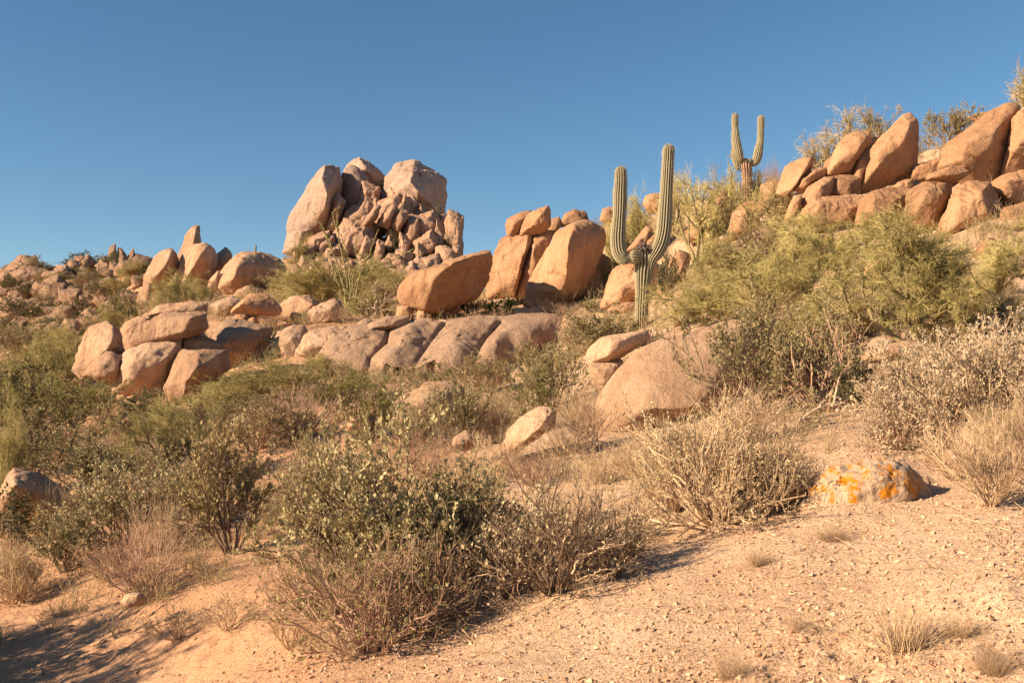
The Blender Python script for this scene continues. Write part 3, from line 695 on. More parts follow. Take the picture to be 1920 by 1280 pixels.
rock([(1126,578),(1131,552),(1145,518),(1157,495),(1176,487),(1202,488),(1232,496),(1236,530),(1205,562),(1150,580)], 36, "lit boulder standing behind the front saguaro's trunk", M_RED, t=0.5, p=11, group=GI, cracks=[([(1195,492),(1182,520)],2.5,0.8)])
rock([(1136,584),(1150,572),(1180,566),(1204,570),(1200,584),(1160,590)], 34, "flat ledge stone at the foot of the boulder behind the saguaro", M_RED, t=0.6, p=12, group=GI)
rock([(1172,474),(1186,452),(1211,425),(1222,426),(1226,440),(1204,474)], 37.5, "finger-shaped rock seen between the front saguaro's arms", M_RED, t=0.5, p=11, group=GI)
rock([(1206,482),(1212,450),(1228,440),(1240,450),(1236,482)], 37.2, "small rock behind the front saguaro's right elbow", M_RED, t=0.5, p=11, group=GI)

# --- J: boulders along the skyline behind the saguaros
GJ = "boulders along the skyline behind the saguaros"
o4 = (1080, 180)
rock(Z(o4, [(500,810),(522,750),(580,728),(650,728),(665,800),(650,880),(540,880)]), 58, "round skyline boulder behind the front saguaro's right arm", M_RED, t=0.5, p=10, group=GJ)
rock(Z(o4, [(178,930),(198,850),(240,833),(305,838),(310,940),(220,960)]), 58, "squat skyline boulder behind the front saguaro's left arm", M_RED, t=0.5, p=12, group=GJ)
rock([(1172,420),(1180,402),(1200,398),(1212,402),(1210,430),(1180,432)], 56, "pale low skyline rock between the front saguaro's arms", M_RED, t=0.5, p=12, group=GJ)
rock([(1286,452),(1304,408),(1328,386),(1345,366),(1362,361),(1378,380),(1354,420),(1325,455)], 43, "slanted boulder behind the forked palo verde stems", M_RED, t=0.5, p=11, group=GJ)
rock([(1360,450),(1376,394),(1402,377),(1428,386),(1422,420),(1390,448),(1374,454)], 40, "pale boulder below the rear saguaro", M_RED, t=0.5, p=11, group=GJ)
rock([(1422,392),(1425,365),(1431,346),(1450,339),(1468,344),(1486,372),(1480,402),(1445,404)], 39, "broad low boulder right of the rear saguaro's foot", M_RED, t=0.5, p=10, group=GJ)
rock([(1334,364),(1352,357),(1375,362),(1380,378),(1350,386)], 50, "flat stone at the rear saguaro's foot", M_RED, t=0.5, p=10, group=GJ)

# --- K: the high cluster on the right
o5 = (1440, 120)
GK = "boulders of the high cluster"
def Z5(p): return Z(o5, p)
rock(Z5([(66,960),(90,890),(128,775),(180,735),(312,708),(335,735),(330,760),(285,840),(220,925),(140,990),(100,985)]), 36.5, "tilted block with shaded edge at the high cluster's left end", M_RED, ridge=Z5([(312,715),(280,790),(200,920),(150,985)]), t=0.5, p=16, group=GK)
rock(Z5([(198,940),(228,870),(300,820),(372,780),(428,786),(425,840),(335,892),(256,970)]), 36, "log-like stone sloping between the high cluster's blocks", M_RED, t=0.5, p=10, group=GK)
rock(Z5([(428,830),(450,760),(500,690),(520,610),(570,560),(690,518),(748,522),(758,580),(705,690),(640,790),(605,848),(450,855)]), 36.2, "wedge-topped boulder in the middle of the high cluster", M_RED, t=0.5, p=15, group=GK)
rock(Z5([(415,800),(425,740),(470,700),(500,695),(500,750),(470,800)]), 37, "little wedge leaning on the middle boulder of the high cluster", M_RED, t=0.5, p=16, group=GK)
rock(Z5([(585,950),(625,840),(685,700),(755,615),(775,640),(725,800),(695,950),(640,985)]), 36, "upright slat of rock beside the shark-fin boulder", M_RED, t=0.5, p=16, group=GK)
rock(Z5([(745,610),(790,550),(835,545),(800,640),(765,650)]), 36.4, "small cap stone on the upright slat", M_RED, t=0.5, p=16, group=GK)
rock(Z5([(680,960),(690,930),(720,760),(770,650),(840,568),(930,500),(1000,400),(1030,386),(1062,384),(1100,430),(1114,500),(1100,600),(1105,860),(1000,885),(840,940)]), 36, "tall shark-fin boulder, highest point of the high cluster", M_RED, t=0.42, p=18, amp=0.02, group=GK,
     cracks=[(Z5([(830,580),(960,565)]),2.0,0.8),(Z5([(1040,700),(1000,850)]),2.0,0.8)])
rock(Z5([(912,955),(980,885),(1085,862),(1090,920),(1045,965)]), 35.4, "chip of rock lodged under the shark-fin boulder", M_RED, t=0.5, p=16, group=GK)
rock(Z5([(445,960),(480,850),(610,835),(690,850),(690,960),(640,1010),(500,1010)]), 35.6, "low block under the middle boulder of the high cluster", M_RED, t=0.5, p=14, group=GK)
rock(Z5([(235,1070),(295,930),(420,862),(495,850),(475,980),(400,1060),(300,1090)]), 35.3, "slanted block under the log-like stone", M_RED, t=0.5, p=14, group=GK)
rock(Z5([(120,1190),(160,1060),(205,990),(255,990),(245,1080),(185,1200)]), 35, "narrow foot stone under the tilted end block", M_RED, t=0.5, p=16, group=GK)
rock(Z5([(660,1230),(690,1010),(770,960),(850,935),(1060,955),(1045,1120),(900,1250),(750,1270)]), 34, "bulky lower boulder below the shark fin, veiled by palo verde", M_RED, t=0.5, p=13, group=GK)
rock(Z5([(1000,1180),(1040,1060),(1085,955),(1200,888),(1372,878),(1388,930),(1340,1080),(1285,1270),(1130,1280)]), 32.5, "large slab with a straight cracked right edge under the flat capstone", M_RED, t=0.5, p=17, group=GK)
rock(Z5([(1280,1300),(1330,1120),(1400,935),(1500,890),(1620,898),(1690,1000),(1750,1150),(1755,1260),(1500,1310)]), 31.5, "broad rounded slab right of the straight crack", M_RED, t=0.5, p=13, group=GK)
rock(Z5([(1198,870),(1218,828),(1340,788),(1385,763),(1495,808),(1490,840),(1400,895),(1300,890)]), 32.5, "flat capstone lying across the straight crack", M_RED, t=0.7, p=20, amp=0.05, group=GK)
rock(Z5([(1290,760),(1312,690),(1332,610),(1430,580),(1500,490),(1620,400),(1740,345),(1812,318),(1856,335),(1850,440),(1805,640),(1768,850),(1640,940),(1520,920)]), 34.5, "huge sloping boulder with a rounded shadow, upper right", M_RED, t=0.4, p=12, amp=0.02, group=GK)
rock(Z5([(1755,850),(1800,640),(1850,420),(1900,360),(1980,340),(2120,420),(2140,800),(1900,880)]), 34, "tall boulder cut off by the photo's right edge", M_RED, t=0.4, p=14, group=GK)
rock(Z5([(1635,945),(1760,840),(1930,800),(2120,820),(2140,1020),(1900,1100),(1740,1010)]), 32.2, "ledge boulder below the huge sloping boulder", M_RED, t=0.45, p=13, group=GK)
rock([(1815,222),(1832,213),(1862,209),(1880,216),(1860,232),(1830,232)], 46, "flat skyline stone behind the huge sloping boulder", M_RED, t=0.6, p=10, group=GK)
rock(Z5([(1080,860),(1100,760),(1250,730),(1320,700),(1330,800),(1220,890)]), 35.5, "shadowed boulder behind the flat capstone", M_RED, t=0.3, p=12, group=GK)
rock([(1496,412),(1528,372),(1600,368),(1632,384),(1612,424),(1530,432)], 34.6, "pale block filling the gap below the high cluster's left half", M_RED, t=0.5, p=14, group=GK)
rock([(1872,430),(1882,392),(1925,380),(1975,395),(1970,440)], 30.5, "low rock at the right edge beneath the ledge boulder", M_RED, t=0.5, p=13, group=GK)
GL = "rocks showing through the palo verdes"
rock([(1822,492),(1834,458),(1852,445),(1868,450),(1876,482),(1856,508)], 25, "pale rock showing through the right-hand palo verdes", M_RED, t=0.5, p=11, group=GL)
rock([(1618,520),(1628,490),(1648,484),(1658,505),(1645,528)], 24, "small rock deep in the palo verde thicket", M_RED, t=0.5, p=11, group=GL)
rock([(1574,608),(1586,580),(1604,556),(1624,554),(1642,590),(1632,628),(1596,632)], 19.5, "pointed rock left of the palo verde trunk", M_NEAR, t=0.5, p=12, group=GL)
rock([(1264,610),(1282,575),(1300,555),(1316,580),(1308,612)], 24.5, "rock half hidden in the broom bush beside the front saguaro", M_RED, t=0.5, p=11, group=GL)
rock([(1222,590),(1232,540),(1250,505),(1275,470),(1296,480),(1285,540),(1262,590)], 33, "sloping rock right of the front saguaro's trunk", M_RED, t=0.5, p=11, group=GL)
rock([(1600,676),(1620,660),(1650,648),(1700,638),(1734,650),(1710,672),(1640,688)], 14.9, "flat cracked slab below the palo verde trunk", M_NEAR, t=0.8, p=12, group=GL)
rock([(1600,704),(1630,682),(1700,674),(1740,690),(1720,726),(1640,730)], 14.0, "pinkish bedrock hump under the cracked slab", M_NEAR, t=0.8, p=9, group=GL)

# --- L: near boulders
GN = "near boulders among the foreground shrubs"
o8 = (1080, 480); k8 = 3.2
def Z8(p): return Z(o8, p, k8)
rock(Z8([(62,600),(80,555),(120,518),(220,478),(330,460),(415,446),(436,500),(330,560),(255,615),(150,655),(75,650)]), 17.3, "flat-topped lobe in front of the front saguaro's base", M_NEAR, t=0.6, p=9, amp=0.02, jt=0.006, group=GN)
rock(Z8([(68,640),(160,640),(270,620),(300,680),(230,780),(150,830),(100,750)]), 17.2, "undercut base below the flat-topped lobe", M_NEAR, t=0.45, p=10, amp=0.03, group=GN)
rock(Z8([(120,1000),(128,900),(150,850),(190,780),(300,640),(430,540),(560,500),(780,460),(900,402),(1040,420),(1100,560),(1080,740),(860,840),(700,930),(500,1060),(300,1120),(150,1080)]), 16.2, "biggest near boulder, a broad smooth hump beneath the olive shrub", M_NEAR,
     ridge=Z8([(300,820),(430,900),(700,900),(860,800)]), t=0.5, p=8, amp=0.018, jt=0.003, group=GN)
rock(Z7([(1205,930),(1220,880),(1260,790),(1300,740),(1345,700),(1430,650),(1500,660),(1540,690),(1535,760),(1420,845),(1250,955)]), 14.3, "egg-shaped boulder among pale dry brush", M_NEAR, ridge=Z7([(1500,690),(1440,780),(1300,890)]), t=0.5, p=9, amp=0.02, group=GN)
rock(Z7([(535,740),(540,640),(600,598),(690,568),(750,508),(830,492),(920,498),(975,530),(1010,640),(960,800),(620,820)]), 20.4, "domed boulder rising behind the round olive bush", M_NEAR, t=0.5, p=8, amp=0.025, group=GN)
rock([(846,836),(852,818),(872,807),(890,816),(896,836),(870,846)], 15, "little pale rock in front of the round olive bush", M_NEAR, t=0.6, p=10, group=GN)
rock([(-30,975),(-5,935),(14,892),(32,876),(72,879),(108,906),(142,932),(150,970),(72,1000)], 16.0, "dark pointed boulder at the photo's left edge", M_NEAR, ridge=[(26,882),(26,905),(2,965)], t=1.15, p=18, amp=0.03, group=GN)
rock([(1508,965),(1518,912),(1545,884),(1595,868),(1650,864),(1700,873),(1734,895),(1748,935),(1728,985),(1640,1005),(1540,1000)], 7.42, "low rock splashed with orange and white lichen", M_LICH, t=0.35, p=9, amp=0.06, name="lichen_rock", group=GN)
rock([(640,800),(662,778),(690,772),(710,790),(700,812),(660,815)], 19, "pink rubbly rock behind the main jojoba", M_NEAR, t=0.6, p=12, amp=0.06, group=GN)
rock([(325,905),(334,862),(348,845),(362,860),(366,900)], 17, "pale rock beside the small palo verde trunk", M_NEAR, t=0.6, p=12, group=GN)
rock([(400,880),(408,858),(428,850),(446,866),(440,886)], 17.5, "pinkish stone behind the upright jojoba", M_NEAR, t=0.6, p=12, group=GN)
rock([(1500,742),(1510,695),(1545,668),(1600,664),(1646,690),(1660,730),(1620,752),(1560,765)], 14.6, "overhanging rock whose shaded hollow shows under the olive shrub", M_NEAR, ridge=[(1505,700),(1520,682),(1560,670)], t=0.7, p=16, group=GN)
rock([(225,1128),(240,1112),(262,1110),(275,1122),(262,1136),(235,1138)], 9.0, "small pale stone in the trail bank under the bare shrub", M_NEAR, t=0.6, p=10, group=GN)

# ------------------------------------------------------------------ plant growth
def unit(v): return v / np.maximum(np.linalg.norm(v, axis=-1, keepdims=True), 1e-9)

class Branches:
    def __init__(self, nodes, dirs, r0, r1): self.nodes, self.dirs, self.r0, self.r1 = nodes, dirs, r0, r1
    def segs(self):
        n, k, _ = self.dirs.shape
        f = np.linspace(0, 1, k + 1)[None, :]
        R = self.r0[:, None] * (1 - f) + self.r1[:, None] * f
        return (self.nodes[:, :-1].reshape(-1, 3), self.nodes[:, 1:].reshape(-1, 3), R[:, :-1].ravel(), R[:, 1:].ravel())

def run(rng, P, D, L, r0, r1, k, wander, trop):
    n = len(P); nodes = np.zeros((n, k + 1, 3)); dirs = np.zeros((n, k, 3))
    nodes[:, 0] = P; d = unit(D)
    for i in range(k):
        d = unit(d + wander * rng.normal(size=(n, 3)) + np.array([0, 0, trop]))
        dirs[:, i] = d
        nodes[:, i + 1] = nodes[:, i] + d * (L / k)[:, None]
    return Branches(nodes, dirs, r0, r1)

def sprout(rng, B, n, t0, t1, ang, angsd, Lf, Lsd, rf, rend, k, wander, trop):
    m, kk, _ = B.dirs.shape
    par = np.repeat(np.arange(m), n)
    t = rng.uniform(t0, t1, len(par)) * kk
    i = np.minimum(t.astype(int), kk - 1); f = (t - i)[:, None]
    P = B.nodes[par, i] * (1 - f) + B.nodes[par, i + 1] * f
    d = B.dirs[par, i]
    perp = unit(np.cross(d, rng.normal(size=d.shape)))
    a = np.radians(ang + angsd * rng.normal(size=len(par)))[:, None]
    D = d * np.cos(a) + perp * np.sin(a)
    pl = np.linalg.norm(B.nodes[par, -1] - B.nodes[par, 0], axis=1)
    L = pl * Lf * np.clip(1 + Lsd * rng.normal(size=len(par)), 0.3, 2) * (1.15 - 0.5 * (t / kk))
    r0 = (B.r0[par] * (1 - t / kk) + B.r1[par] * t / kk) * rf
    return run(rng, P, D, L, r0, np.maximum(r0 * rend, 1e-4), k, wander, trop)

def stems(rng, n, a0, a1, L, Lsd, r0, r1, k, wander, trop, spread=0.05):
    ph = rng.uniform(0, 2 * math.pi, n); th = np.radians(rng.uniform(a0, a1, n))
    D = np.stack([np.sin(th) * np.cos(ph), np.sin(th) * np.sin(ph), np.cos(th)], 1)
    P = np.stack([spread * np.cos(ph), spread * np.sin(ph), np.full(n, -0.03)], 1) * rng.uniform(0.2, 1, n)[:, None]
    P[:, 2] = -0.04
    Ls = L * np.clip(1 + Lsd * rng.normal(size=n), 0.4, 1.7)
    return run(rng, P, D, Ls, np.full(n, r0), np.full(n, r1), k, wander, trop)

def tubes(segs, sides=3):
    A = np.concatenate([s[0] for s in segs]); B = np.concatenate([s[1] for s in segs])
    ra = np.concatenate([s[2] for s in segs]); rb = np.concatenate([s[3] for s in segs])
    d = unit(B - A); ref = np.where(np.abs(d[:, 2:3]) > 0.9, np.array([[1.0, 0, 0]]), np.array([[0, 0, 1.0]]))
    u = unit(np.cross(d, ref)); v = np.cross(d, u)
    V = []
    for c, r in ((A, ra), (B, rb)):
        for s in range(sides):
            a = 2 * math.pi * s / sides
            V.append(c + (u * math.cos(a) + v * math.sin(a)) * r[:, None])
    V = np.stack(V, 1).reshape(-1, 3)
    n = len(A); o = np.arange(n)[:, None] * 2 * sides
    Q = np.concatenate([o + np.array([[s, (s + 1) % sides, sides + (s + 1) % sides, sides + s]]) for s in range(sides)])
    return V, Q

def leaves(rng, B, n, size, wid, t0=0.2, t1=1.0, up=0.4, spread=0.9, out=0.01, fold=0.25):
    m, kk, _ = B.dirs.shape
    par = rng.integers(0, m, n)
    t = rng.uniform(t0, t1, n) * kk
    i = np.minimum(t.astype(int), kk - 1); f = (t - i)[:, None]
    P = B.nodes[par, i] * (1 - f) + B.nodes[par, i + 1] * f
    d = unit(B.dirs[par, i] + spread * rng.normal(size=(n, 3)) + np.array([0, 0, up]))
    nn = unit(np.cross(d, rng.normal(size=(n, 3)))); s = np.cross(d, nn)
    L = (size * np.clip(1 + 0.3 * rng.normal(size=n), 0.4, 1.8))[:, None]
    P = P + out * d
    mid = P + d * L * 0.5
    V = np.stack([P, mid + s * L * wid + nn * L * fold * wid, P + d * L, mid - s * L * wid + nn * L * fold * wid], 1).reshape(-1, 3)
    o = np.arange(n)[:, None] * 4
    T = np.concatenate([o + np.array([[0, 1, 2]]), o + np.array([[0, 2, 3]])])
    return V, T

def blades(rng, n, base_r, L, Lsd, lean, w, k=3, droop=0.15):
    ph = rng.uniform(0, 2 * math.pi, n); th = np.radians(np.abs(rng.normal(0, lean, n)))
    D = np.stack([np.sin(th) * np.cos(ph), np.sin(th) * np.sin(ph), np.cos(th)], 1)
    rr = base_r * np.sqrt(rng.uniform(0, 1, n)); p2 = ph + rng.normal(0, 0.8, n)
    P = np.stack([rr * np.cos(p2), rr * np.sin(p2), np.full(n, -0.02)], 1)
    Ls = L * np.clip(1 + Lsd * rng.normal(size=n), 0.3, 1.8)
    return run(rng, P, D, Ls, np.full(n, w), np.full(n, w * 0.3), k, 0.10, -droop)

# plant colours
K_JOJ = leaf_material("jojoba_leaf", (0.27, 0.23, 0.105), (0.58, 0.48, 0.275), 0.2)
K_JOJD = leaf_material("jojoba_leaf_dry", (0.28, 0.22, 0.10), (0.52, 0.41, 0.225), 0.2)
K_OLIVE = leaf_material("olive_leaf", (0.22, 0.19, 0.085), (0.41, 0.335, 0.18), 0.2)
K_GREEN = leaf_material("green_leaf", (0.20, 0.195, 0.065), (0.35, 0.31, 0.12), 0.25)
K_DARK = leaf_material("dark_leaf", (0.10, 0.10, 0.045), (0.21, 0.185, 0.095), 0.2)
K_SILV = leaf_material("silver_leaf", (0.40, 0.315, 0.21), (0.58, 0.46, 0.32), 0.15)
K_SILG = leaf_material("grey_green_leaf", (0.38, 0.30, 0.18), (0.60, 0.475, 0.30), 0.15)
K_BRIGHT = leaf_material("bright_leaf", (0.12, 0.20, 0.03), (0.20, 0.29, 0.05), 0.3)
K_PALO = leaf_material("palo_verde_twig", (0.31, 0.27, 0.10), (0.54, 0.445, 0.195), 0.0)
K_PALOT = leaf_material("palo_verde_tan_twig", (0.33, 0.26, 0.12), (0.48, 0.37, 0.19), 0.0)
K_TAN = leaf_material("dry_twig", (0.40, 0.27, 0.165), (0.58, 0.42, 0.27), 0.0)
K_STRAW = leaf_material("straw", (0.55, 0.38, 0.19), (0.72, 0.54, 0.30), 0.1)
K_PINK = leaf_material("pinkish_twig", (0.33, 0.205, 0.14), (0.46, 0.30, 0.21), 0.0)
K_BARK = leaf_material("bark", (0.13, 0.085, 0.055), (0.21, 0.14, 0.095), 0.0)
K_BARKG = leaf_material("palo_verde_bark", (0.20, 0.165, 0.075), (0.30, 0.235, 0.12), 0.0)
K_BARKP = leaf_material("pale_bark", (0.36, 0.27, 0.185), (0.50, 0.38, 0.27), 0.0)

PROTO = {}
def fit(parts):
    """centre the crown's spread on its stem and give back width and height"""
    A = np.concatenate([p[1] for p in parts])
    r = np.percentile(np.hypot(A[:, 0], A[:, 1]), 96); h = np.percentile(A[:, 2], 99)
    return 2 * r, h

def proto(key, parts):
    """parts: (name, verts, faces, material)"""
    w, h = fit(parts)
    ms = [(n, mesh_from(f"{key}_{n}", V, Fc, False, [m])) for n, V, Fc, m in parts]
    PROTO.setdefault(key, []).append((ms, w, h))

def j(*a):
    """join (V, F) pieces of the same face size"""
    V, Fs, o = [], [], 0
    for v, f in a:
        V.append(v); Fs.append(f + o); o += len(v)
    return np.concatenate(V), (np.concatenate(Fs) if len({f.shape[1] for f in Fs}) == 1 else Fs)

def P_joj(key, seed, nl, ls, mat, n1=16, sides=3, bark=K_BARK, lw=0.30, a1=52):
    g = np.random.default_rng(seed)
    b0 = stems(g, n1, 5, a1, 0.95, 0.22, 0.014, 0.006, 6, 0.16, 0.05, 0.08)
    b1 = sprout(g, b0, 7, 0.25, 1, 38, 12, 0.5, 0.25, 0.7, 0.5, 4, 0.16, 0.10)
    b2 = sprout(g, b1, 5, 0.2, 1, 40, 14, 0.5, 0.3, 0.7, 0.5, 3, 0.15, 0.12)
    st = tubes([b0.segs(), b1.segs(), b2.segs()], sides)
    lf = j(leaves(g, b2, int(nl * 0.8), ls, lw, 0.1, 1, 0.55, 0.6), leaves(g, b1, int(nl * 0.2), ls, lw, 0.4, 1, 0.5, 0.7))
    proto(key, [("stems", *st, bark), ("foliage", *lf, mat)])
for s in range(2): P_joj("joj_near", 10 + s, 14000, 0.035, K_JOJ, 26, a1=70)
P_joj("joj_near2", 14, 7500, 0.036, K_JOJD, 14, a1=44)
for s in range(2): P_joj("joj", 20 + s, 6000, 0.044, K_JOJ, 15, a1=58)
for s in range(2): P_joj("olive", 30 + s, 8000, 0.036, K_OLIVE, 15, bark=K_BARK)
for s in range(2): P_joj("green", 40 + s, 8000, 0.038, K_GREEN, 15, lw=0.22)
for s in range(2): P_joj("dark", 44 + s, 4600, 0.055, K_DARK, 14)
P_joj("bright", 50, 2200, 0.075, K_BRIGHT, 10, lw=0.35)

def P_brit(key, seed, nl, ls, mat, bark, stalks=0, dens=1.0, a1=72, twist=0.22):
    g = np.random.default_rng(seed)
    b0 = stems(g, int(34 * dens), 5, a1, 0.72, 0.15, 0.010, 0.005, 5, twist, 0.05, 0.07)
    b1 = sprout(g, b0, 6, 0.35, 1, 36, 12, 0.45, 0.3, 0.75, 0.5, 4, 0.2, 0.12)
    b2 = sprout(g, b1, 4, 0.3, 1, 40, 14, 0.5, 0.3, 0.75, 0.5, 2, 0.2, 0.1)
    sg = [b0.segs(), b1.segs(), b2.segs()]
    parts = [("stems", *tubes(sg), bark), ("foliage", *leaves(g, b2, nl, ls, 0.30, 0.1, 1, 0.45, 0.9), mat)]
    if stalks:
        b3 = sprout(g, b1, 1, 0.8, 1, 15, 8, 0.9, 0.3, 0.5, 0.6, 2, 0.06, 0.25)
        q = b3.segs(); kk = len(q[0]) // len(b3.nodes)
        sel = np.repeat(g.random(len(b3.nodes)) < stalks, kk)
        parts.append(("flower_sprays", *tubes([tuple(a[sel] for a in q)]), K_STRAW))
    proto(key, parts)
P_brit("brit", 60, 15000, 0.018, K_SILG, K_TAN, 0.6, 2.0, 80)
P_brit("brit", 61, 14000, 0.018, K_SILG, K_TAN, 0.6, 2.0, 80)
P_brit("silver", 64, 24000, 0.019, K_SILV, K_PINK, 0.12, 1.6, 80)
P_brit("silver", 65, 22000, 0.020, K_SILV, K_TAN, 0.15, 1.6, 80)
P_brit("darktwig", 68, 1900, 0.028, K_SILG, K_BARK, 0.25, 1.0, 74, 0.28)
P_brit("greybush", 69, 6500, 0.030, K_OLIVE, K_PINK, 0.1)
P_brit("tangle", 70, 3000, 0.022, K_GREEN, K_PINK, 0.25, 1.5, 75, 0.34)
P_brit("litetangle", 71, 900, 0.026, K_SILG, K_TAN, 0.3, 0.6, 65, 0.25)

def P_dry(key, seed, mat, n0=26, a1=66, trop=0.06, wander=0.15):
    g = np.random.default_rng(seed)
    b0 = stems(g, n0, 4, a1, 0.85, 0.2, 0.010, 0.004, 5, wander, trop, 0.05)
    b1 = sprout(g, b0, 7, 0.2, 1, 32, 10, 0.5, 0.25, 0.7, 0.5, 4, 0.12, 0.08)
    b2 = sprout(g, b1, 6, 0.2, 1, 32, 10, 0.5, 0.25, 0.7, 0.6, 2, 0.1, 0.08)
    proto(key, [("stems", *tubes([b0.segs(), b1.segs()]), mat), ("twigs", *tubes([b2.segs()]), mat)])
P_dry("dry", 80, K_PINK); P_dry("dry", 81, K_PINK)
P_dry("drytan", 83, K_TAN, 30, 60); P_dry("drytan", 84, K_TAN, 28, 70)

def P_grass(key, seed, n, mat, lean=22, L=0.6, w=0.0022, base=0.16, droop=0.06):
    g = np.random.default_rng(seed)
    b = blades(g, n, base, L, 0.3, lean, w, 4, droop)
    proto(key, [("blades", *tubes([b.segs()]), mat)])
P_grass("grass", 90, 420, K_STRAW); P_grass("grass", 91, 380, K_TAN, 28)
P_grass("tuft", 93, 300, K_TAN, 38, 0.40, 0.003, 0.10, 0.02)
P_grass("straws", 95, 16, K_STRAW, 42, 0.8, 0.0026, 0.15, 0.03)

def P_palo(key, seed, trunk=0.35, n0=5, nt=7500, mat=K_PALO, a1=42, trop=0.04, bark=K_BARKG, tw=0.0021, Lt=0.26, big=True):
    g = np.random.default_rng(seed)
    b0 = stems(g, n0, 10, a1, 0.95, 0.15, 0.036 if big else 0.018, 0.012, 7, 0.18, trop, 0.06)
    b1 = sprout(g, b0, 8, 0.25, 1, 40, 13, 0.6, 0.3, 0.75, 0.4, 5, 0.22, 0.03)
    b2 = sprout(g, b1, 8, 0.15, 1, 42, 16, 0.5, 0.35, 0.7, 0.45, 4, 0.20, 0.0)
    n2 = len(b2.nodes)
    b3 = sprout(g, b2, max(2, nt // n2), 0.1, 1, 48, 18, Lt * 1.7, 0.4, 0.6, 0.6, 3, 0.2, 0.0)
    b3.r0[:] = tw; b3.r1[:] = tw * 0.6
    b4 = sprout(g, b3, 4, 0.1, 1, 45, 16, 0.6, 0.35, 0.9, 0.7, 2, 0.18, 0.0)
    b4.r0[:] = tw * 0.8; b4.r1[:] = tw * 0.5
    b2.r0[:] = np.minimum(b2.r0, 0.008)
    proto(key, [("trunk", *tubes([b0.segs(), b1.segs()], 6), bark), ("crown", *tubes([b2.segs(), b3.segs(), b4.segs()]), mat)])
for s in range(3): P_palo("palo", 100 + s)
P_palo("palothin", 106, nt=2200, n0=4, a1=44)
P_palo("palotan", 104, mat=K_PALOT, nt=1700, n0=5, a1=36, trop=0.10)
P_palo("palotan", 105, mat=K_PALOT, nt=1700, n0=5, a1=40, trop=0.10)
for s in range(3): P_palo("broom", 110 + s, n0=12, nt=8500, a1=62, trop=0.05, big=False, Lt=0.24)
P_palo("broomtan", 114, n0=11, nt=5200, a1=62, trop=0.05, big=False, Lt=0.24, mat=K_PALOT, bark=K_BARK)

NAMES = {"joj_near": ("jojoba_shrub", "shrub"), "joj_near2": ("jojoba_shrub", "shrub"), "joj": ("jojoba_shrub", "shrub"), "olive": ("olive_shrub", "shrub"), "green": ("green_shrub", "shrub"),
         "dark": ("dark_shrub", "shrub"), "bright": ("leafy_plant", "plant"), "brit": ("brittlebush", "shrub"), "silver": ("silver_shrub", "shrub"), "darktwig": ("twiggy_shrub", "shrub"), "greybush": ("twiggy_shrub", "shrub"),
         "tangle": ("tangled_bush", "bush"), "litetangle": ("weed", "plant"), "dry": ("bare_shrub", "shrub"), "drytan": ("bare_shrub", "shrub"), "grass": ("grass_tuft", "dry grass"), "tuft": ("grass_tuft", "dry grass"),
         "straws": ("grass_stalks", "dry grass"), "palo": ("palo_verde_tree", "tree"), "palothin": ("palo_verde_tree", "tree"), "palotan": ("palo_verde_tree", "tree"), "broom": ("broom_shrub", "shrub"), "broomtan": ("broom_shrub", "shrub")}
PN = [0]
def plant(key, px, py, w, h, label, Y=None, group=None, var=None, sink=0.0, pos=None):
    """w, h: size in the photo in pixels; stands where the sight line through (px, py) meets the ground, or at distance Y"""
    PN[0] += 1
    rng = np.random.default_rng(PN[0] * 13 + 1)
    if pos is not None: q = Vector((pos[0], pos[1], gz(pos[0], pos[1])))
    elif Y is None: q = hit(px, py)
    else:
        x = (px - 960) / F * Y; q = Vector((x, Y, gz(x, Y)))
    k = q.y / F if pos is None else 1.0
    top = (EYE + (HZ - (py - h)) / F * q.y) if pos is None else q.z + h
    hm = max(top - q.z, 0.4 * h * k); wm = w * k
    vs = PROTO[key]; ms, pw, ph = vs[(PN[0] if var is None else var) % len(vs)]
    nm, cat = NAMES[key]
    root = bpy.data.objects.new(nm, None); COL.objects.link(root)
    root.empty_display_size = 0.1
    sx = wm / pw
    root.location = q - Vector((0, 0, sink)); root.rotation_euler = (0, 0, rng.uniform(0, 6.283))
    root.scale = (sx * rng.uniform(0.93, 1.07), sx * rng.uniform(0.93, 1.07), hm / ph)
    for n, me in ms: link(n, me, root)
    tag(root, label, cat, group)
    return root

# ------------------------------------------------------------------ saguaros
def saguaro_material():
    m, nt, bs = new_mat("saguaro_skin")
    at_ = nt.nodes.new("ShaderNodeAttribute"); at_.attribute_name = "rib"
    g = nt.nodes.new("ShaderNodeNewGeometry")
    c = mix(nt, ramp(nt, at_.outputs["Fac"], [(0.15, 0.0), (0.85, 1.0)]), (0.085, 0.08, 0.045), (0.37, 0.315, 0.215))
    c = mix(nt, ramp(nt, noise(nt, g.outputs["Position"], 2.2, 4, 0.6), [(0.45, 0.0), (0.7, 0.5)]), c, (0.30, 0.25, 0.14))
    nt.links.new(c, bs.inputs["Base Color"])
    nt.links.new(bump(nt, noise(nt, g.outputs["Position"], 30, 3, 0.6), 0.3, 0.02), bs.inputs["Normal"])
    return m
def cork_material():
    m, nt, bs = new_mat("saguaro_cork")
    at_ = nt.nodes.new("ShaderNodeAttribute"); at_.attribute_name = "rib"
    g = nt.nodes.new("ShaderNodeNewGeometry")
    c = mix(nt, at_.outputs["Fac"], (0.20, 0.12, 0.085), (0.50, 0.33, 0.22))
    c = mix(nt, ramp(nt, noise(nt, g.outputs["Position"], 5, 5, 0.7), [(0.45, 0.0), (0.62, 0.8)]), c, (0.23, 0.14, 0.10))
    nt.links.new(c, bs.inputs["Base Color"])
    nt.links.new(bump(nt, noise(nt, g.outputs["Position"], 14, 4, 0.7), 0.7, 0.05), bs.inputs["Normal"])
    return m
M_SAG = saguaro_material(); M_CORK = cork_material()
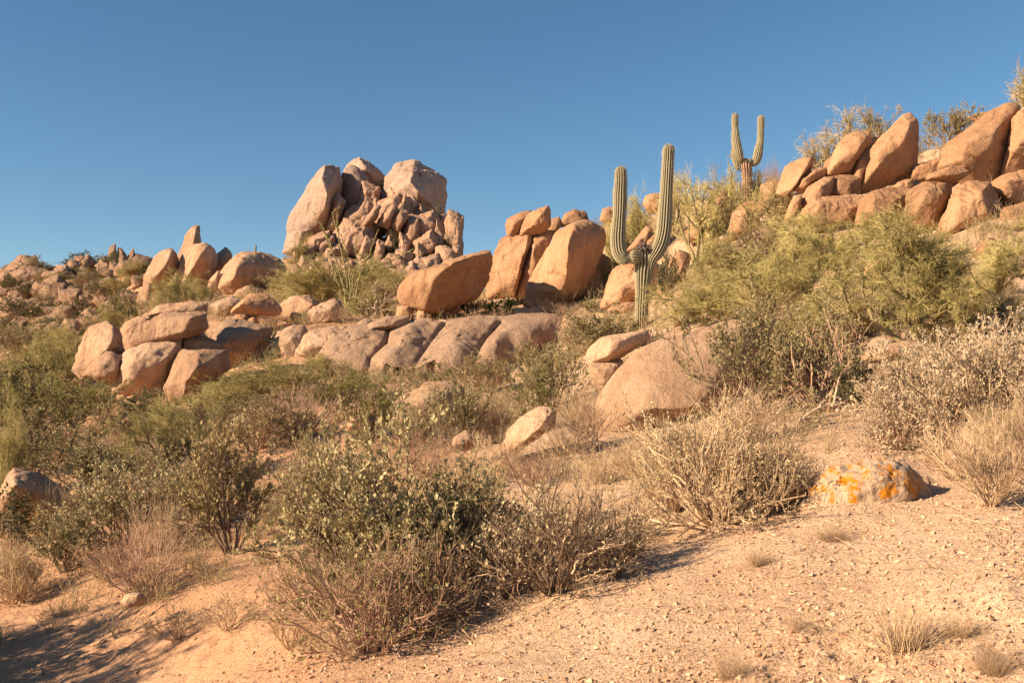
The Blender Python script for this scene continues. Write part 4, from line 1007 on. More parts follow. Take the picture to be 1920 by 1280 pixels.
M_SPINE = leaf_material("saguaro_spine", (0.50, 0.43, 0.30), (0.66, 0.58, 0.42), 0.0)
M_DEAD = leaf_material("dead_tissue", (0.10, 0.075, 0.06), (0.20, 0.15, 0.12), 0.0)

def column(path, Y, ribs=20, depth=0.17, dome=True, phase=0.0, lumps=0.03, seed=0, dz=None):
    """path: (px, py, radius_px[, depth offset m]) from the foot up; a ribbed column swept along it"""
    rng = np.random.default_rng(seed)
    P = []; R = []
    for q in path:
        d = q[3] if len(q) > 3 else 0.0
        P.append(at(q[0], q[1], Y + d)[:]); R.append(q[2] / F * Y)
    P = np.array(P); R = np.array(R)
    t = np.concatenate([[0], np.cumsum(np.linalg.norm(np.diff(P, axis=0), axis=1))])
    n = max(14, int(t[-1] / 0.045))
    tq = np.linspace(0, t[-1], n)
    C = np.stack([pchip(t, P[:, k], tq) for k in range(3)], 1); r = pchip(t, R, tq)
    r = r * (1 + lumps * np.interp(tq, np.linspace(0, t[-1], max(4, int(t[-1] / 0.35))), rng.normal(size=max(4, int(t[-1] / 0.35)))))
    if dome:   # rounded crown
        rl = r[-1]
        left = t[-1] - tq
        k = np.clip(left / (rl * 1.25), 0, 1); r = r * np.sqrt(np.maximum(1 - (1 - k) ** 2, 0.0)) + 0.002
    T = unit(np.gradient(C, axis=0))
    u = unit(np.cross(T[0], [0.0, 1.0, 0.0]))
    M = ribs * 6
    a = np.arange(M) / M * 2 * math.pi
    ph = (np.cos(a * ribs + phase) + 1) / 2
    prof = ph ** 0.8
    V = []; FR = []
    for i in range(n):
        u = unit(u - T[i] * np.dot(u, T[i])); v = np.cross(T[i], u)
        rr = r[i] * (1 - depth + depth * prof)
        V.append(C[i] + np.cos(a)[:, None] * u * rr[:, None] + np.sin(a)[:, None] * v * rr[:, None])
        FR.append((u.copy(), v.copy()))
    V = np.array(V)
    i = np.arange(n - 1)[:, None] * M; jx = np.arange(M)[None, :]; j2 = (jx + 1) % M
    Q = np.stack([i + jx, i + j2, i + M + j2, i + M + jx], -1).reshape(-1, 4)
    # spines: little bristles standing on the rib crests
    A, B = [], []
    crest = [int(round(((2 * math.pi * k - phase) / ribs) % (2 * math.pi) / (2 * math.pi) * M)) % M for k in range(ribs)]
    for ii in range(2, n):
        for c in crest:
            p = V[ii, c]; o = unit(p - C[ii])
            for _ in range(2 if ii > n - 14 else 1):
                A.append(p); B.append(p + (o + 0.5 * rng.normal(size=3)) * 0.035)
    A = np.array(A); B = np.array(B)
    cap = len(V.reshape(-1, 3))
    VV = np.vstack([V.reshape(-1, 3), [C[-1] + T[-1] * 0.004], [C[0]]])
    T1 = np.stack([np.arange(M) + (n - 1) * M, (np.arange(M) + 1) % M + (n - 1) * M, np.full(M, cap)], 1)
    T0 = np.stack([(np.arange(M) + 1) % M, np.arange(M), np.full(M, cap + 1)], 1)
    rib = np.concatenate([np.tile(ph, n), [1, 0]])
    return VV, [Q, T1, T0], rib, (A, B)

def sag_part(name, root, data, mat, spines=True):
    V, Fc, rib, (A, B) = data
    base = np.array(root.location)
    me = mesh_from(name, V - base, Fc, True, [mat])
    a = me.attributes.new("rib", 'FLOAT', 'POINT'); a.data.foreach_set("value", rib.astype(np.float32))
    o = link(name, me, root)
    if spines:
        Vs, Qs = tubes([(A - base, B - base, np.full(len(A), 0.0022), np.full(len(A), 0.0010))])
        link("spines", mesh_from("spines", Vs, Qs, False, [M_SPINE]), o)
    return o

def shred(name, root, px, py, Y, wpx, hpx, n, seed):
    """ragged dead tissue on a broken top"""
    g = np.random.default_rng(seed)
    P = np.array([at(px + g.normal() * wpx, py + g.uniform(-2, 6), Y - 0.1 + g.normal() * 0.12)[:] for _ in range(n)]) - np.array(root.location)
    D = unit(np.stack([g.normal(0, 0.5, n), g.normal(0, 0.5, n), np.full(n, 1.0)], 1))
    b = run(g, P, D, np.abs(g.normal(hpx, hpx * 0.3, n)) / F * Y, np.full(n, 0.035), np.full(n, 0.012), 3, 0.35, 0.0)
    return link(name, mesh_from(name, *tubes([b.segs()], 5), False, [M_DEAD]), root)

YS = 26.6
s1 = bpy.data.objects.new("saguaro", None); COL.objects.link(s1); s1.location = at(1203, 622, YS)
tag(s1, "front saguaro with a broken trunk top and two tall raised arms", "cactus", "saguaros with two raised arms")
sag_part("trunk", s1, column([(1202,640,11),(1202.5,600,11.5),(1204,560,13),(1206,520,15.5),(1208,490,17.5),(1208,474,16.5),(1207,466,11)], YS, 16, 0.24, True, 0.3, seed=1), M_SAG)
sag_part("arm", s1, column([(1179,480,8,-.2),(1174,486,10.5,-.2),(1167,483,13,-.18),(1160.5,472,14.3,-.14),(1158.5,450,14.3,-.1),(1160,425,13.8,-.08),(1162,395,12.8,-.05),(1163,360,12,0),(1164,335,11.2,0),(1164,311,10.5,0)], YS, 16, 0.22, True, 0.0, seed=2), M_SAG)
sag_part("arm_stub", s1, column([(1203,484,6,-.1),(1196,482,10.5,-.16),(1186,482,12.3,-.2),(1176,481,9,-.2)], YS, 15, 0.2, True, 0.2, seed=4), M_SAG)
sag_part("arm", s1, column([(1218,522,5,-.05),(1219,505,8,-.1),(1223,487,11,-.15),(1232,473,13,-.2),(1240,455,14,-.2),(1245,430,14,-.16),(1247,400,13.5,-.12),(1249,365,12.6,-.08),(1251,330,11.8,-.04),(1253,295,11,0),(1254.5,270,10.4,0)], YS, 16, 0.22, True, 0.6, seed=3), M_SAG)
shred("dead_tissue", s1, 1208, 466, YS, 6, 9, 60, 5)
YR = 44.5
s2 = bpy.data.objects.new("saguaro", None); COL.objects.link(s2); s2.location = at(1400, 366, YR)
tag(s2, "rear saguaro on the skyline with a brown corky trunk and two arms", "cactus", "saguaros with two raised arms")
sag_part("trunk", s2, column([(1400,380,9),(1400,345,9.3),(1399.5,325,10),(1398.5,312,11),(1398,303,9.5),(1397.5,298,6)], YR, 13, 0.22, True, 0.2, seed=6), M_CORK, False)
sag_part("arm", s2, column([(1391,306,4,-.05),(1387,299,7.5,-.1),(1384,287,9,-.12),(1381,272,8.8,-.1),(1379,255,7.8,-.05),(1378.5,243,6.3,0),(1378.2,238,5.8,0),(1378,229,6.3,0),(1378,212,6.2,0)], YR, 15, 0.14, True, 0.4, seed=7), M_SAG)
sag_part("arm", s2, column([(1385,320,2.6,-.02),(1381,310,5,-.05),(1378,297,6,-.05),(1376,285,5,-.02),(1376,278,3,0)], YR, 12, 0.14, True, 0.4, seed=8), M_SAG)
sag_part("arm", s2, column([(1404,309,4,-.05),(1412,307,5.5,-.1),(1418,301,8,-.12),(1421,290,8.6,-.12),(1423,278,8,-.1),(1425,270,6.3,-.05),(1426,258,5.8,0),(1426.5,244,5.7,0),(1427,230,6.2,0),(1427,216,6,0)], YR, 15, 0.14, True, 0.1, seed=9), M_SAG)
sag_part("arm", s2, column([(1402,308,2.5,-.15),(1405,303,3.5,-.2),(1408,297,2.2,-.2)], YR, 10, 0.12, True, 0.1, seed=12), M_SAG, False)
shred("dead_tissue", s2, 1399, 299, YR, 4, 4, 26, 10)
s3 = bpy.data.objects.new("saguaro", None); COL.objects.link(s3); s3.location = at(479, 476, 74)
tag(s3, "tiny single-stemmed cactus on top of the half-shaded spire boulder", "cactus")
sag_part("trunk", s3, column([(478.6,478,1.6),(479,470,1.9),(479.6,459,1.7)], 74, 10, 0.15, True, seed=11), M_SAG, False)

# ------------------------------------------------------------------ ocotillo and dead branches
def wand_plant(name, label, cat, Y, wands, mat, r0, seed, leafy=None, group=None, wob=0.03, dz=0.25):
    """wands: list of photo polylines from the foot to the tip"""
    g = np.random.default_rng(seed); segs = []; B = []
    base = at(wands[0][0][0], wands[0][0][1], Y)
    root = bpy.data.objects.new(name, None); COL.objects.link(root); root.location = base
    tag(root, label, cat, group)
    for wd in wands:
        off = g.normal(0, dz) if dz else 0.0
        P = np.array([at(x, y, Y + off * k / max(1, len(wd) - 1))[:] for k, (x, y) in enumerate(wd)]) - np.array(base)
        t = np.concatenate([[0], np.cumsum(np.linalg.norm(np.diff(P, axis=0), axis=1))]); tq = np.linspace(0, t[-1], 14)
        C = np.stack([pchip(t, P[:, k], tq) for k in range(3)], 1)
        C[1:-1] += g.normal(0, wob, (12, 3))
        rr = np.linspace(r0, r0 * 0.45, 14)
        segs.append((C[:-1], C[1:], rr[:-1], rr[1:])); B.append(C)
    link("stems", mesh_from(name + "_stems", *tubes(segs, 5), True, [mat]), root)
    if leafy:
        B = np.array(B); br = Branches(B, unit(np.diff(B, axis=1)), np.full(len(B), r0), np.full(len(B), r0))
        link("foliage", mesh_from(name + "_foliage", *leaves(g, br, leafy, 0.07, 0.3, 0.05, 1, 0.2, 1.2), False, [K_GREEN]), root)
    return root
wand_plant("ocotillo", "tall ocotillo with thin green wands before the far twin peak", "plant", 44,
  [[(655,585),(648,540),(630,490),(612,440),(588,396)],[(656,585),(650,530),(640,470),(634,430),(632,398)],[(652,585),(640,520),(622,470),(600,425)],[(658,585),(655,520),(645,455),(622,405),(638,388)],[(660,585),(665,540),(690,505),(735,488),(776,466)],
   [(661,585),(675,545),(700,505),(722,490)],[(660,585),(672,530),(690,480),(706,440),(710,430)],[(657,585),(660,530),(668,490),(668,450)],[(656,585),(645,540),(632,500)],[(659,585),(668,540),(680,510),(690,478)],[(654,585),(636,540),(624,505),(616,470)],
   [(656,585),(652,540),(650,500),(643,462)],[(657,585),(664,545),(672,520),(676,500)],[(655,585),(640,550),(630,520),(626,496)],[(660,585),(680,555),(705,530),(730,500)],[(656,585),(648,545),(640,515),(636,480)]], K_PALO, 0.032, 3, 2600)
wand_plant("dead_bush", "bleached leafless bush between the ocotillo and the perched boulder", "bush", 41,
  [[(705,602),(700,580),(690,560),(684,545)],[(705,602),(706,575),(703,550),(706,530)],[(705,602),(712,580),(722,560),(724,545)],[(705,602),(695,590),(680,580),(668,575)],[(706,602),(718,588),(735,578),(742,566)],[(705,602),(702,585),(712,565),(715,540)],[(705,602),(692,582),(676,565)],
   [(705,602),(711,570),(697,548),(699,536)],[(704,602),(688,594),(672,592)],[(706,602),(722,592),(731,590)],[(705,602),(699,575),(686,572),(674,556)],[(705,602),(715,572),(730,562),(733,550)]], K_BARKP, 0.028, 8, None, None, 0.06)
wand_plant("dead_branch", "forked bleached dead branch lying before the dark hollow", "branch", 12.0,
  [[(1496,790),(1520,772),(1555,758),(1588,762),(1602,775)],[(1560,762),(1566,742),(1570,722),(1575,706)],[(1566,742),(1580,752),(1588,762)],[(1588,762),(1578,772),(1578,784)],[(1588,762),(1600,770),(1612,768)],[(1505,784),(1530,782),(1560,776)],[(1496,790),(1520,790),(1548,782)],[(1520,772),(1510,764),(1500,762)],[(1535,766),(1545,752),(1556,750)]], K_BARKP, 0.020, 12, None, None, 0.006, 0.0)
wand_plant("dead_branch", "forked pale branch jutting low from the dark twiggy shrub", "branch", 6.6,
  [[(1072,1075),(1082,1056),(1094,1044),(1110,1036),(1150,1024),(1190,1012)],[(1110,1036),(1130,1026),(1160,1016)],[(1130,1026),(1140,1014),(1152,1006)]], K_TAN, 0.008, 14, None, None, 0.004, 0.0)
wand_plant("dead_branch", "pale branch with a hooked tip lying across the dark shrub's shadow", "branch", 6.7,
  [[(1125,1070),(1165,1062),(1190,1066),(1215,1063),(1226,1068)],[(1190,1066),(1205,1058),(1212,1050)],[(1165,1062),(1178,1054),(1190,1050)]], K_TAN, 0.008, 16, None, None, 0.004, 0.0)
wand_plant("dead_branch", "short pale branch below the forked one at the dark shrub's foot", "branch", 6.5,
  [[(1080,1088),(1110,1078),(1130,1080),(1152,1072)],[(1110,1078),(1125,1068),(1140,1066)]], K_TAN, 0.007, 17, None, None, 0.004, 0.0)
wand_plant("dead_branch", "bent grey twig between the main jojoba and the dark twiggy shrub", "branch", 6.9,
  [[(880,1085),(905,1077),(940,1082),(946,1094)]], K_TAN, 0.005, 15, None, None, 0.004, 0.0)
wand_plant("dead_branch", "long straight dry stalk lying on the gravel below the tangled bush", "branch", 5.8,
  [[(866,1178),(905,1215),(960,1245),(1010,1262)]], K_STRAW, 0.004, 18, None, None, 0.003, 0.0)

# ------------------------------------------------------------------ trees and shrubs, from the camera outwards
G_NEAR = "shrubs beside the trail"; G_MID = "shrubs on the middle slope"; G_PV = "palo verdes of the right slope"; G_BR = "yellow-green broom thickets"; G_LEFT = "shrubs of the valley on the left"
G_DRY = "dry bare shrubs"; G_GR = "dry grass tufts"
S = plant
# right-hand palo verdes
S("palothin",1305,505,200,190,"palo verde with forked bare stems beside the front saguaro's right arm",33.5,G_PV,0)
S("palotan",1345,420,140,112,"wispy tan palo verde at the rear saguaro's foot",43.5,G_PV)
S("palotan",1455,420,130,70,"low dry palo verde before the rear saguaro's right-hand boulder",37.5,G_PV)
S("broom",1322,616,200,110,"rounded yellow-green broom bush against the front saguaro's trunk",23.6,G_BR)
S("broom",1425,600,270,125,"broad yellow-green broom thicket right of the front saguaro",22.5,G_BR)
S("broom",1370,520,170,70,"broom bush climbing below the forked palo verde",29,G_BR)
S("palo",1500,545,250,130,"feathery palo verde in the middle of the right slope",25.5,G_PV,1)
S("palo",1600,505,240,105,"palo verde just under the high cluster's middle boulders",27.5,G_PV,2)
S("broom",1690,520,190,75,"broom bush veiling the foot of the shark-fin boulder",24.5,G_BR)
S("palo",1722,655,390,225,"largest palo verde, with a dark forked trunk above the silver shrub",15.6,G_PV,0)
S("broomtan",1600,600,190,80,"brownish broom bush left of the largest palo verde's trunk",18.5,G_BR)
S("palo",1885,590,260,145,"palo verde leaning out of the photo at its right edge",18,G_PV,1)
S("broomtan",1905,640,190,90,"straw-coloured drooping broom bush at the right edge above the silver shrub",15.2,G_BR)
S("broom",1930,480,130,60,"broom bush below the ledge boulder at the right edge",27,G_BR)
S("broomtan",1810,645,120,60,"low brown broom bush under the largest palo verde's branches",15.4,G_BR)
S("palotan",1556,318,125,88,"wispy palo verde on the skyline left of the shark fin",43,G_PV)
S("palotan",1618,300,135,100,"taller wispy palo verde on the skyline behind the wedge-topped boulder",44,G_PV)
S("olive",1778,312,150,112,"dense round brown-green bush on the skyline behind the shark fin",42,G_PV)
S("palotan",1925,232,110,100,"palo verde on the skyline at the upper right corner",38.5,G_PV)
S("dry",1447,342,44,46,"little dark leafless shrub on the skyline right of the rear saguaro",46,G_DRY)
S("broomtan",1415,350,60,36,"low tan bush on the skyline right of the rear saguaro's trunk",45,G_BR)
S("broom",1172,435,100,62,"yellow bush on the skyline left of the front saguaro's left arm",47,G_BR)
S("broom",1205,432,70,52,"yellow bush on the skyline between the front saguaro's arms",46.5,G_BR)
S("broomtan",1262,420,80,90,"thin tan bush on the skyline just right of the front saguaro's right arm",47,G_BR)
S("dark",1250,560,60,90,"dark green shrub in the shade right of the front saguaro's trunk",31,G_MID)
S("broom",1165,470,60,30,"small bush under the front saguaro's left elbow",42,G_BR)
S("broomtan",1440,470,120,70,"brown broom bush under the broad low boulder",33,G_BR)
# near right
S("olive",1425,775,290,180,"large olive-brown shrub spilling over the biggest near boulder",13.6,G_MID)
S("greybush",1540,735,250,150,"dense twiggy olive shrub over the dark hollow",13.0,G_MID)
S("olive",1470,690,230,130,"olive shrub right behind the biggest near boulder's crest",16.5,G_MID)
S("greybush",1560,655,230,120,"brown twiggy shrub under the feathery palo verde",18,G_MID)
S("dark",1600,765,120,90,"small dark green shrub at the right end of the dark hollow",12.7,G_MID)  # added: its dark foliage suggests the deep shade of the hollow
S("dry",1450,640,180,80,"reddish bare shrub behind the olive shrub",19,G_DRY)
S("drytan",1415,830,230,110,"tan bare shrub at the foot of the biggest near boulder",None,G_DRY)
S("brit",1345,985,370,235,"wide brittlebush dome on the gravel slope, left of the lichen rock",None,G_NEAR)
S("brit",1440,968,200,170,"rounded brittlebush joining the wide dome towards the lichen rock",None,G_NEAR)
S("brit",1262,962,190,160,"brittlebush at the wide dome's lower edge beside the dark twiggy shrub",None,G_NEAR)
S("brit",1260,870,190,80,"smaller brittlebush behind the wide dome",None,G_NEAR)
S("silver",1790,838,380,225,"biggest pale silver shrub, above the lichen rock",None,G_NEAR)
S("silver",1690,842,200,150,"pale silver shrub at the left foot of the biggest silver shrub",None,G_NEAR)
S("silver",1890,815,240,190,"pale silver shrub overlapping the biggest one on its right",None,G_NEAR)
S("silver",1910,740,230,130,"silver shrub cut by the right edge under the palo verde",None,G_NEAR)
S("silver",1740,730,150,90,"small silver shrub beside the cracked slab",None,G_NEAR)
S("drytan",1860,950,250,190,"thick tan bare shrub right of the lichen rock",None,G_DRY)
S("drytan",1790,900,190,120,"tan dry brush at the foot of the overlapping silver shrubs",None,G_DRY)
S("drytan",1930,890,230,180,"tall tan dry brush at the right edge above the gravel",None,G_DRY)
S("dry",1955,930,180,170,"brown bare shrub half out of the frame at the right edge",None,G_DRY)
S("broomtan",1880,860,150,100,"thin yellowish bush between the silver shrub and the tan bare shrub",None,G_BR)
S("dry",1500,940,130,90,"dark bare twigs left of the lichen rock",None,G_DRY)
S("drytan",1110,850,150,140,"pinkish dry brush against the biggest near boulder's left side",14.6,G_DRY)
S("drytan",1060,880,150,100,"dry brush right of the egg-shaped boulder",13.6,G_DRY)
S("dry",1000,910,150,70,"low dry brush in front of the egg-shaped boulder",None,G_DRY)
S("grass",1130,905,160,75,"straw grass on the slope between the egg-shaped boulder and the brittlebush",None,G_GR)
S("drytan",1190,900,150,100,"dry brush behind the wide brittlebush dome's left side",None,G_DRY)
S("grass",1075,985,170,110,"upright straw grass behind the dark twiggy shrub",None,G_GR)
S("darktwig",1045,1110,360,250,"dark twiggy shrub with sparse silver leaves and a broad shadow",None,G_NEAR)
S("darktwig",955,1120,230,190,"dark twiggy shrub between the main jojoba and the broad-shadowed one",None,G_NEAR)
S("darktwig",1150,1085,190,150,"lower dark twiggy shrub over the start of the shadow",None,G_NEAR)
# near centre
S("joj_near",740,1135,480,350,"main jojoba in the middle foreground with pale upright leaves",None,G_NEAR,0)
S("joj_near",612,1085,265,290,"second jojoba merging with the main one on its left",None,G_NEAR,1)
S("joj_near",868,1085,255,225,"third jojoba on the main one's right, over the deep shade",None,G_NEAR,1)
S("joj_near2",437,1036,250,250,"upright vase-shaped jojoba with bare lower stems",None,G_NEAR)
S("tangle",690,1222,360,225,"tangled low bush of reddish twigs and small green leaves, front centre",None,G_NEAR)
S("tangle",800,1180,230,190,"thinner tangled bush at the main jojoba's shaded side",None,G_NEAR)
S("tangle",580,1165,180,140,"sparse tangled bush under the second jojoba",None,G_NEAR)
S("litetangle",545,1215,130,90,"small grey-green weed at the front bush's left foot",None,"weeds on the trail bank")
S("litetangle",640,1240,110,70,"little grey weed at the front bush's foot",None,"weeds on the trail bank")
S("dry",282,1120,190,150,"bare fan-shaped shrub on the trail bank",None,G_DRY)
S("grass",300,1035,190,110,"pale dry grass behind the bare fan-shaped shrub",None,G_GR)
S("litetangle",330,1200,150,70,"thin dry weeds on the bank at the trail's edge",None,"weeds on the trail bank")
S("litetangle",430,1180,130,70,"sparse weeds higher on the trail bank",None,"weeds on the trail bank")
S("joj",225,1020,230,140,"pale-leaved jojoba behind the bare fan-shaped shrub",None,G_NEAR)
S("joj",120,1075,200,140,"pale-leaved jojoba at the trail's far side",None,G_NEAR)
S("brit",30,1130,150,120,"grey-green bush at the photo's left edge beside the trail",None,G_NEAR)
S("dry",215,1085,150,80,"low reddish dry shrub between the trail jojobas",None,G_DRY)
S("joj",330,975,190,110,"jojoba in the dip behind the dry grass",None,G_NEAR)
S("dark",20,1030,140,110,"dark shrub at the left edge below the pointed boulder",None,G_LEFT)
S("grass",100,985,160,80,"orange-tinged dry grass right of the pointed boulder",None,G_GR)
# foreground grass
S("tuft",1695,1225,170,110,"pinkish dry tuft on the gravel, lower right",None,G_GR)
S("straws",1700,1240,330,160,"long pale straws leaning over the pinkish tuft",None,G_GR)
S("straws",1450,1290,170,130,"a few crossed pale straws at the photo's lower edge",None,G_GR)
S("straws",1040,1195,240,120,"thin straws on the gravel below the dark twiggy shrub",None,G_GR)
S("tuft",1800,1195,110,50,"low brownish tuft right of the pinkish one",None,G_GR)
S("straws",1560,1210,200,90,"fine straws left of the pinkish tuft",None,G_GR)
S("grass",1370,1275,110,70,"dry grass at the lower edge left of the crossed straws",None,G_GR)
S("straws",1610,1268,220,130,"tall thin straws at the lower edge below the pinkish tuft",None,G_GR)
S("grass",1860,1262,150,70,"dry grass in the photo's lower right corner",None,G_GR)
S("straws",1260,1235,200,110,"loose straws on the open gravel at lower centre",None,G_GR)
S("litetangle",1500,1190,90,40,"low grey weed on the open gravel",None,"weeds on the trail bank")
S("tuft",1420,1060,80,34,"small dry tuft at the shadow's far end",None,G_GR)
S("grass",1560,1015,120,36,"short dry grass right below the lichen rock",None,G_GR)
# middle slope
S("olive",852,830,175,118,"round olive bush in front of the domed boulder",16.8,G_MID)
S("green",990,768,120,70,"green shrub above the egg-shaped boulder",20,G_MID)
S("olive",1038,748,160,95,"olive shrub right of the green shrub",20.5,G_MID)
S("olive",1135,655,170,85,"olive shrub left of the flat-topped lobe",24,G_MID)
S("greybush",1090,640,110,50,"low twiggy shrub by the undercut pocket",28,G_MID)
S("olive",820,726,150,44,"low olive shrub at the foot of the shelf's third slab",29,G_MID)
S("greybush",905,735,140,70,"twiggy shrub left of the domed boulder's crest",25,G_MID)
S("green",690,812,160,110,"green shrub left of the domed boulder",18.5,G_MID)
S("green",620,770,150,75,"green shrub below the shelf's left tongue",24,G_MID)
S("olive",740,790,150,62,"grey-olive shrub before the cracked slabs",23,G_MID)
S("broom",520,770,270,92,"wide yellow-green broom thicket right of the square-cut block",27,G_BR)
S("broom",440,768,170,55,"broom thicket at the foot of the square-cut block",26.5,G_BR)
S("broom",610,706,110,44,"broom bush in front of the second smooth dome",33,G_BR)
S("dark",645,680,75,60,"dark shrub growing in the cleft beside the left tongue",34.5,G_MID)
S("dry",560,800,190,80,"reddish dry brush behind the second jojoba",21,G_DRY)
S("greybush",480,830,220,90,"brownish twiggy shrub behind the upright jojoba",20,G_MID)
S("olive",400,815,150,70,"olive shrub below the square-cut block's corner",22.5,G_MID)
S("drytan",930,880,130,70,"dry brush left of the egg-shaped boulder",14,G_DRY)
S("dry",800,860,160,60,"bare shrub in front of the round olive bush",14.6,G_DRY)
S("grass",860,905,150,60,"straw grass right of the main jojoba",12.6,G_GR)
S("greybush",770,820,120,60,"small twiggy shrub left of the round olive bush",17.5,G_MID)
S("brit",930,800,110,60,"grey shrub right of the round olive bush",17,G_MID)
S("olive",1010,700,150,60,"shrub at the foot of the broad domed slab",29,G_MID)
S("green",660,748,110,36,"green shrub at the reddish rock's foot",28,G_MID)
# saddle
S("bright",948,592,62,38,"bright green leafy plant right of the perched boulder",40,G_MID)
S("dark",880,588,90,34,"dark green plants in the perched boulder's shade",40.5,G_MID)
S("bright",925,590,50,26,"lower bright green plant beside the taller one",40,G_MID)
S("drytan",905,608,90,28,"dry scrub on the shelf before the bright green plants",37.5,G_DRY)
S("drytan",1020,598,90,36,"dry scrub at the foot of the tallest saddle boulder",39,G_DRY)
S("drytan",1070,600,80,34,"grey dry scrub right of the tallest saddle boulder's foot",38,G_DRY)
S("green",1112,592,60,32,"green scrub before the shaded boulder",37.5,G_MID)
S("drytan",632,614,75,40,"dry scrub beside the lumpy rock with pockets",39.5,G_DRY)
S("broom",690,600,110,50,"yellowish scrub around the bleached leafless bush",43,G_BR)
# left valley
S("broom",50,705,220,70,"broom thicket at the left edge below the hillside",38,G_BR)
S("broom",110,690,170,70,"yellow-green thicket left of the tilted cluster slab",41,G_BR)
S("dark",125,665,90,40,"dark bush left of the tilted cluster slab",44,G_LEFT)
S("green",30,790,180,85,"dark green shrub at the left edge under the broom thicket",26,G_LEFT)
S("green",130,805,180,85,"green shrub below the tilted cluster slab",26.5,G_LEFT)
S("green",195,775,120,62,"bright olive shrub at the tilted slab's foot",29,G_LEFT)
S("dark",265,795,130,62,"dark shrub below the big cracked dome",27.5,G_LEFT)
S("greybush",215,825,130,70,"grey twiggy shrub among the green valley shrubs",24,G_LEFT)
S("broom",330,825,140,70,"broom bush below the square-cut block",24,G_BR)
S("palo",318,900,190,150,"small palo verde with crooked trunk in the valley",17,G_PV,2)
S("olive",160,905,240,100,"wide speckled shrub right above the pointed boulder",17,G_LEFT)
S("joj",250,920,170,80,"pale-leaved shrub right of the pointed boulder",16,G_LEFT)
S("olive",70,850,170,80,"shrub behind the pointed boulder",20,G_LEFT)
S("broom",15,880,110,110,"broom bush at the left edge behind the pointed boulder",17.5,G_BR)
S("dry",120,855,170,60,"reddish dry scrub in the valley bottom",22,G_DRY)
S("dry",240,865,150,60,"reddish dry scrub left of the small palo verde",20,G_DRY)
S("joj",390,960,150,90,"jojoba between the small palo verde and the upright jojoba",13.4,G_NEAR)
S("drytan",250,960,160,70,"tan dry brush right of the orange-tinged grass",14,G_DRY)
S("dark",40,745,130,60,"dark shrub in the middle of the left edge",32,G_LEFT)
S("greybush",100,745,120,50,"brown twiggy shrub below the yellow-green thicket",33,G_LEFT)
S("greybush",40,672,170,56,"brownish shrub on the bare patch at the left edge under the hillside",None,G_LEFT)
S("broom",95,655,130,44,"olive broom bush right under the hillside rocks at the left",None,G_BR)
S("greybush",10,648,90,40,"brownish shrub cut by the left edge under the hillside rocks",None,G_LEFT)
# upper benches
S("broom",348,572,140,62,"yellow-green bush before the spire group",60,G_BR)
S("broom",600,568,200,80,"broad bush left of the ocotillo",56,G_BR)
S("broom",540,556,90,45,"bush right of the half-shaded spire boulder",62,G_BR)
S("broom",215,612,90,42,"pale bush behind the tilted cluster slab",60,G_BR)
S("green",425,590,60,34,"bush left of the balanced boulder",48,G_MID)
S("drytan",500,598,60,24,"dry scrub under the balanced boulder",41,G_DRY)
S("broom",700,520,110,40,"bush right below the far peak's rubble",80,G_BR)
S("broom",560,490,60,40,"green bush at the far peak's western foot",165,G_BR)
S("broom",760,545,110,36,"bush left of the perched boulder's top",72,G_BR)
S("dark",640,560,120,40,"dark shrub behind the ocotillo's wands",64,G_MID)
S("broomtan",720,575,110,40,"tan scrub behind the bleached leafless bush",56,G_BR)
PKS = [("dark",820,418,44,30),("green",692,432,34,22),("dark",735,472,46,34),("green",765,500,50,26),("dark",840,470,30,30),("green",575,470,40,34),("dark",805,500,46,22),("green",640,445,26,18),("dark",700,455,30,18),("green",780,445,30,18),("dark",600,490,40,22),("green",664,505,40,18)]
for k, x, y, w, h in PKS:
    S(k, x, y, w, h, auto_label(x, y, "shrub", PEAKL, ["small dark green", "little" if w < 40 else "bushy"] if k == "dark" else ["small olive", "pale green"]), 176 - max(0, y - 400) * 0.1, "shrubs on the far peak")
HLS = [("dark",155,500,52,26),("green",190,492,24,14),("dark",95,512,34,14),("broom",230,545,60,26),("dark",50,566,70,36),("dark",200,560,60,30),("dark",160,585,60,26),("green",76,562,24,20),("dark",110,625,70,26),("dark",30,592,60,30),("dark",60,600,70,26),
       ("dark",150,560,40,26),("dark",230,575,50,30),("dark",245,600,60,26),("dark",180,530,50,22),("dark",120,545,30,18),("dark",20,545,50,26),("dark",90,590,50,22),("dark",205,595,44,24),("broom",250,522,60,26),("dark",140,615,60,24),("dark",10,625,60,24),
       ("broom",225,588,40,18),("dark",170,610,60,26),("dark",270,512,40,22),("dark",20,575,40,22),("dark",190,545,36,18),("broom",115,530,50,16),("dark",125,500,24,12),("dark",240,560,30,18),("broom",160,520,60,18),("dark",80,640,70,22),("broom",60,520,50,14)]
for k, x, y, w, h in HLS:
    S(k, x, y + 3, w * 1.25, h * 1.2, auto_label(x, y, "shrub", HILL, ["dark green", "shadowy", "low dark"] if k == "dark" else ["olive green", "pale green"]), float(np.interp(y, [490, 520, 545, 570, 600, 640], [150, 136, 120, 104, 90, 78])) if False else min(max(hit(x, y).y, 60.0), 158.0), "shrubs on the left hillside")
_g = np.random.default_rng(31)
for k in range(40):
    x, y = _g.uniform(0, 275), _g.uniform(505, 640)
    q = hit(x, y)
    if 60 < q.y < 158:
        w = _g.uniform(24, 62)
        S("dark" if _g.random() < 0.45 else "greybush", x, y, w, w * _g.uniform(0.45, 0.7), "small dark shrub growing among the rocks of the left hillside", q.y, "scattered shrubs of the left hillside")
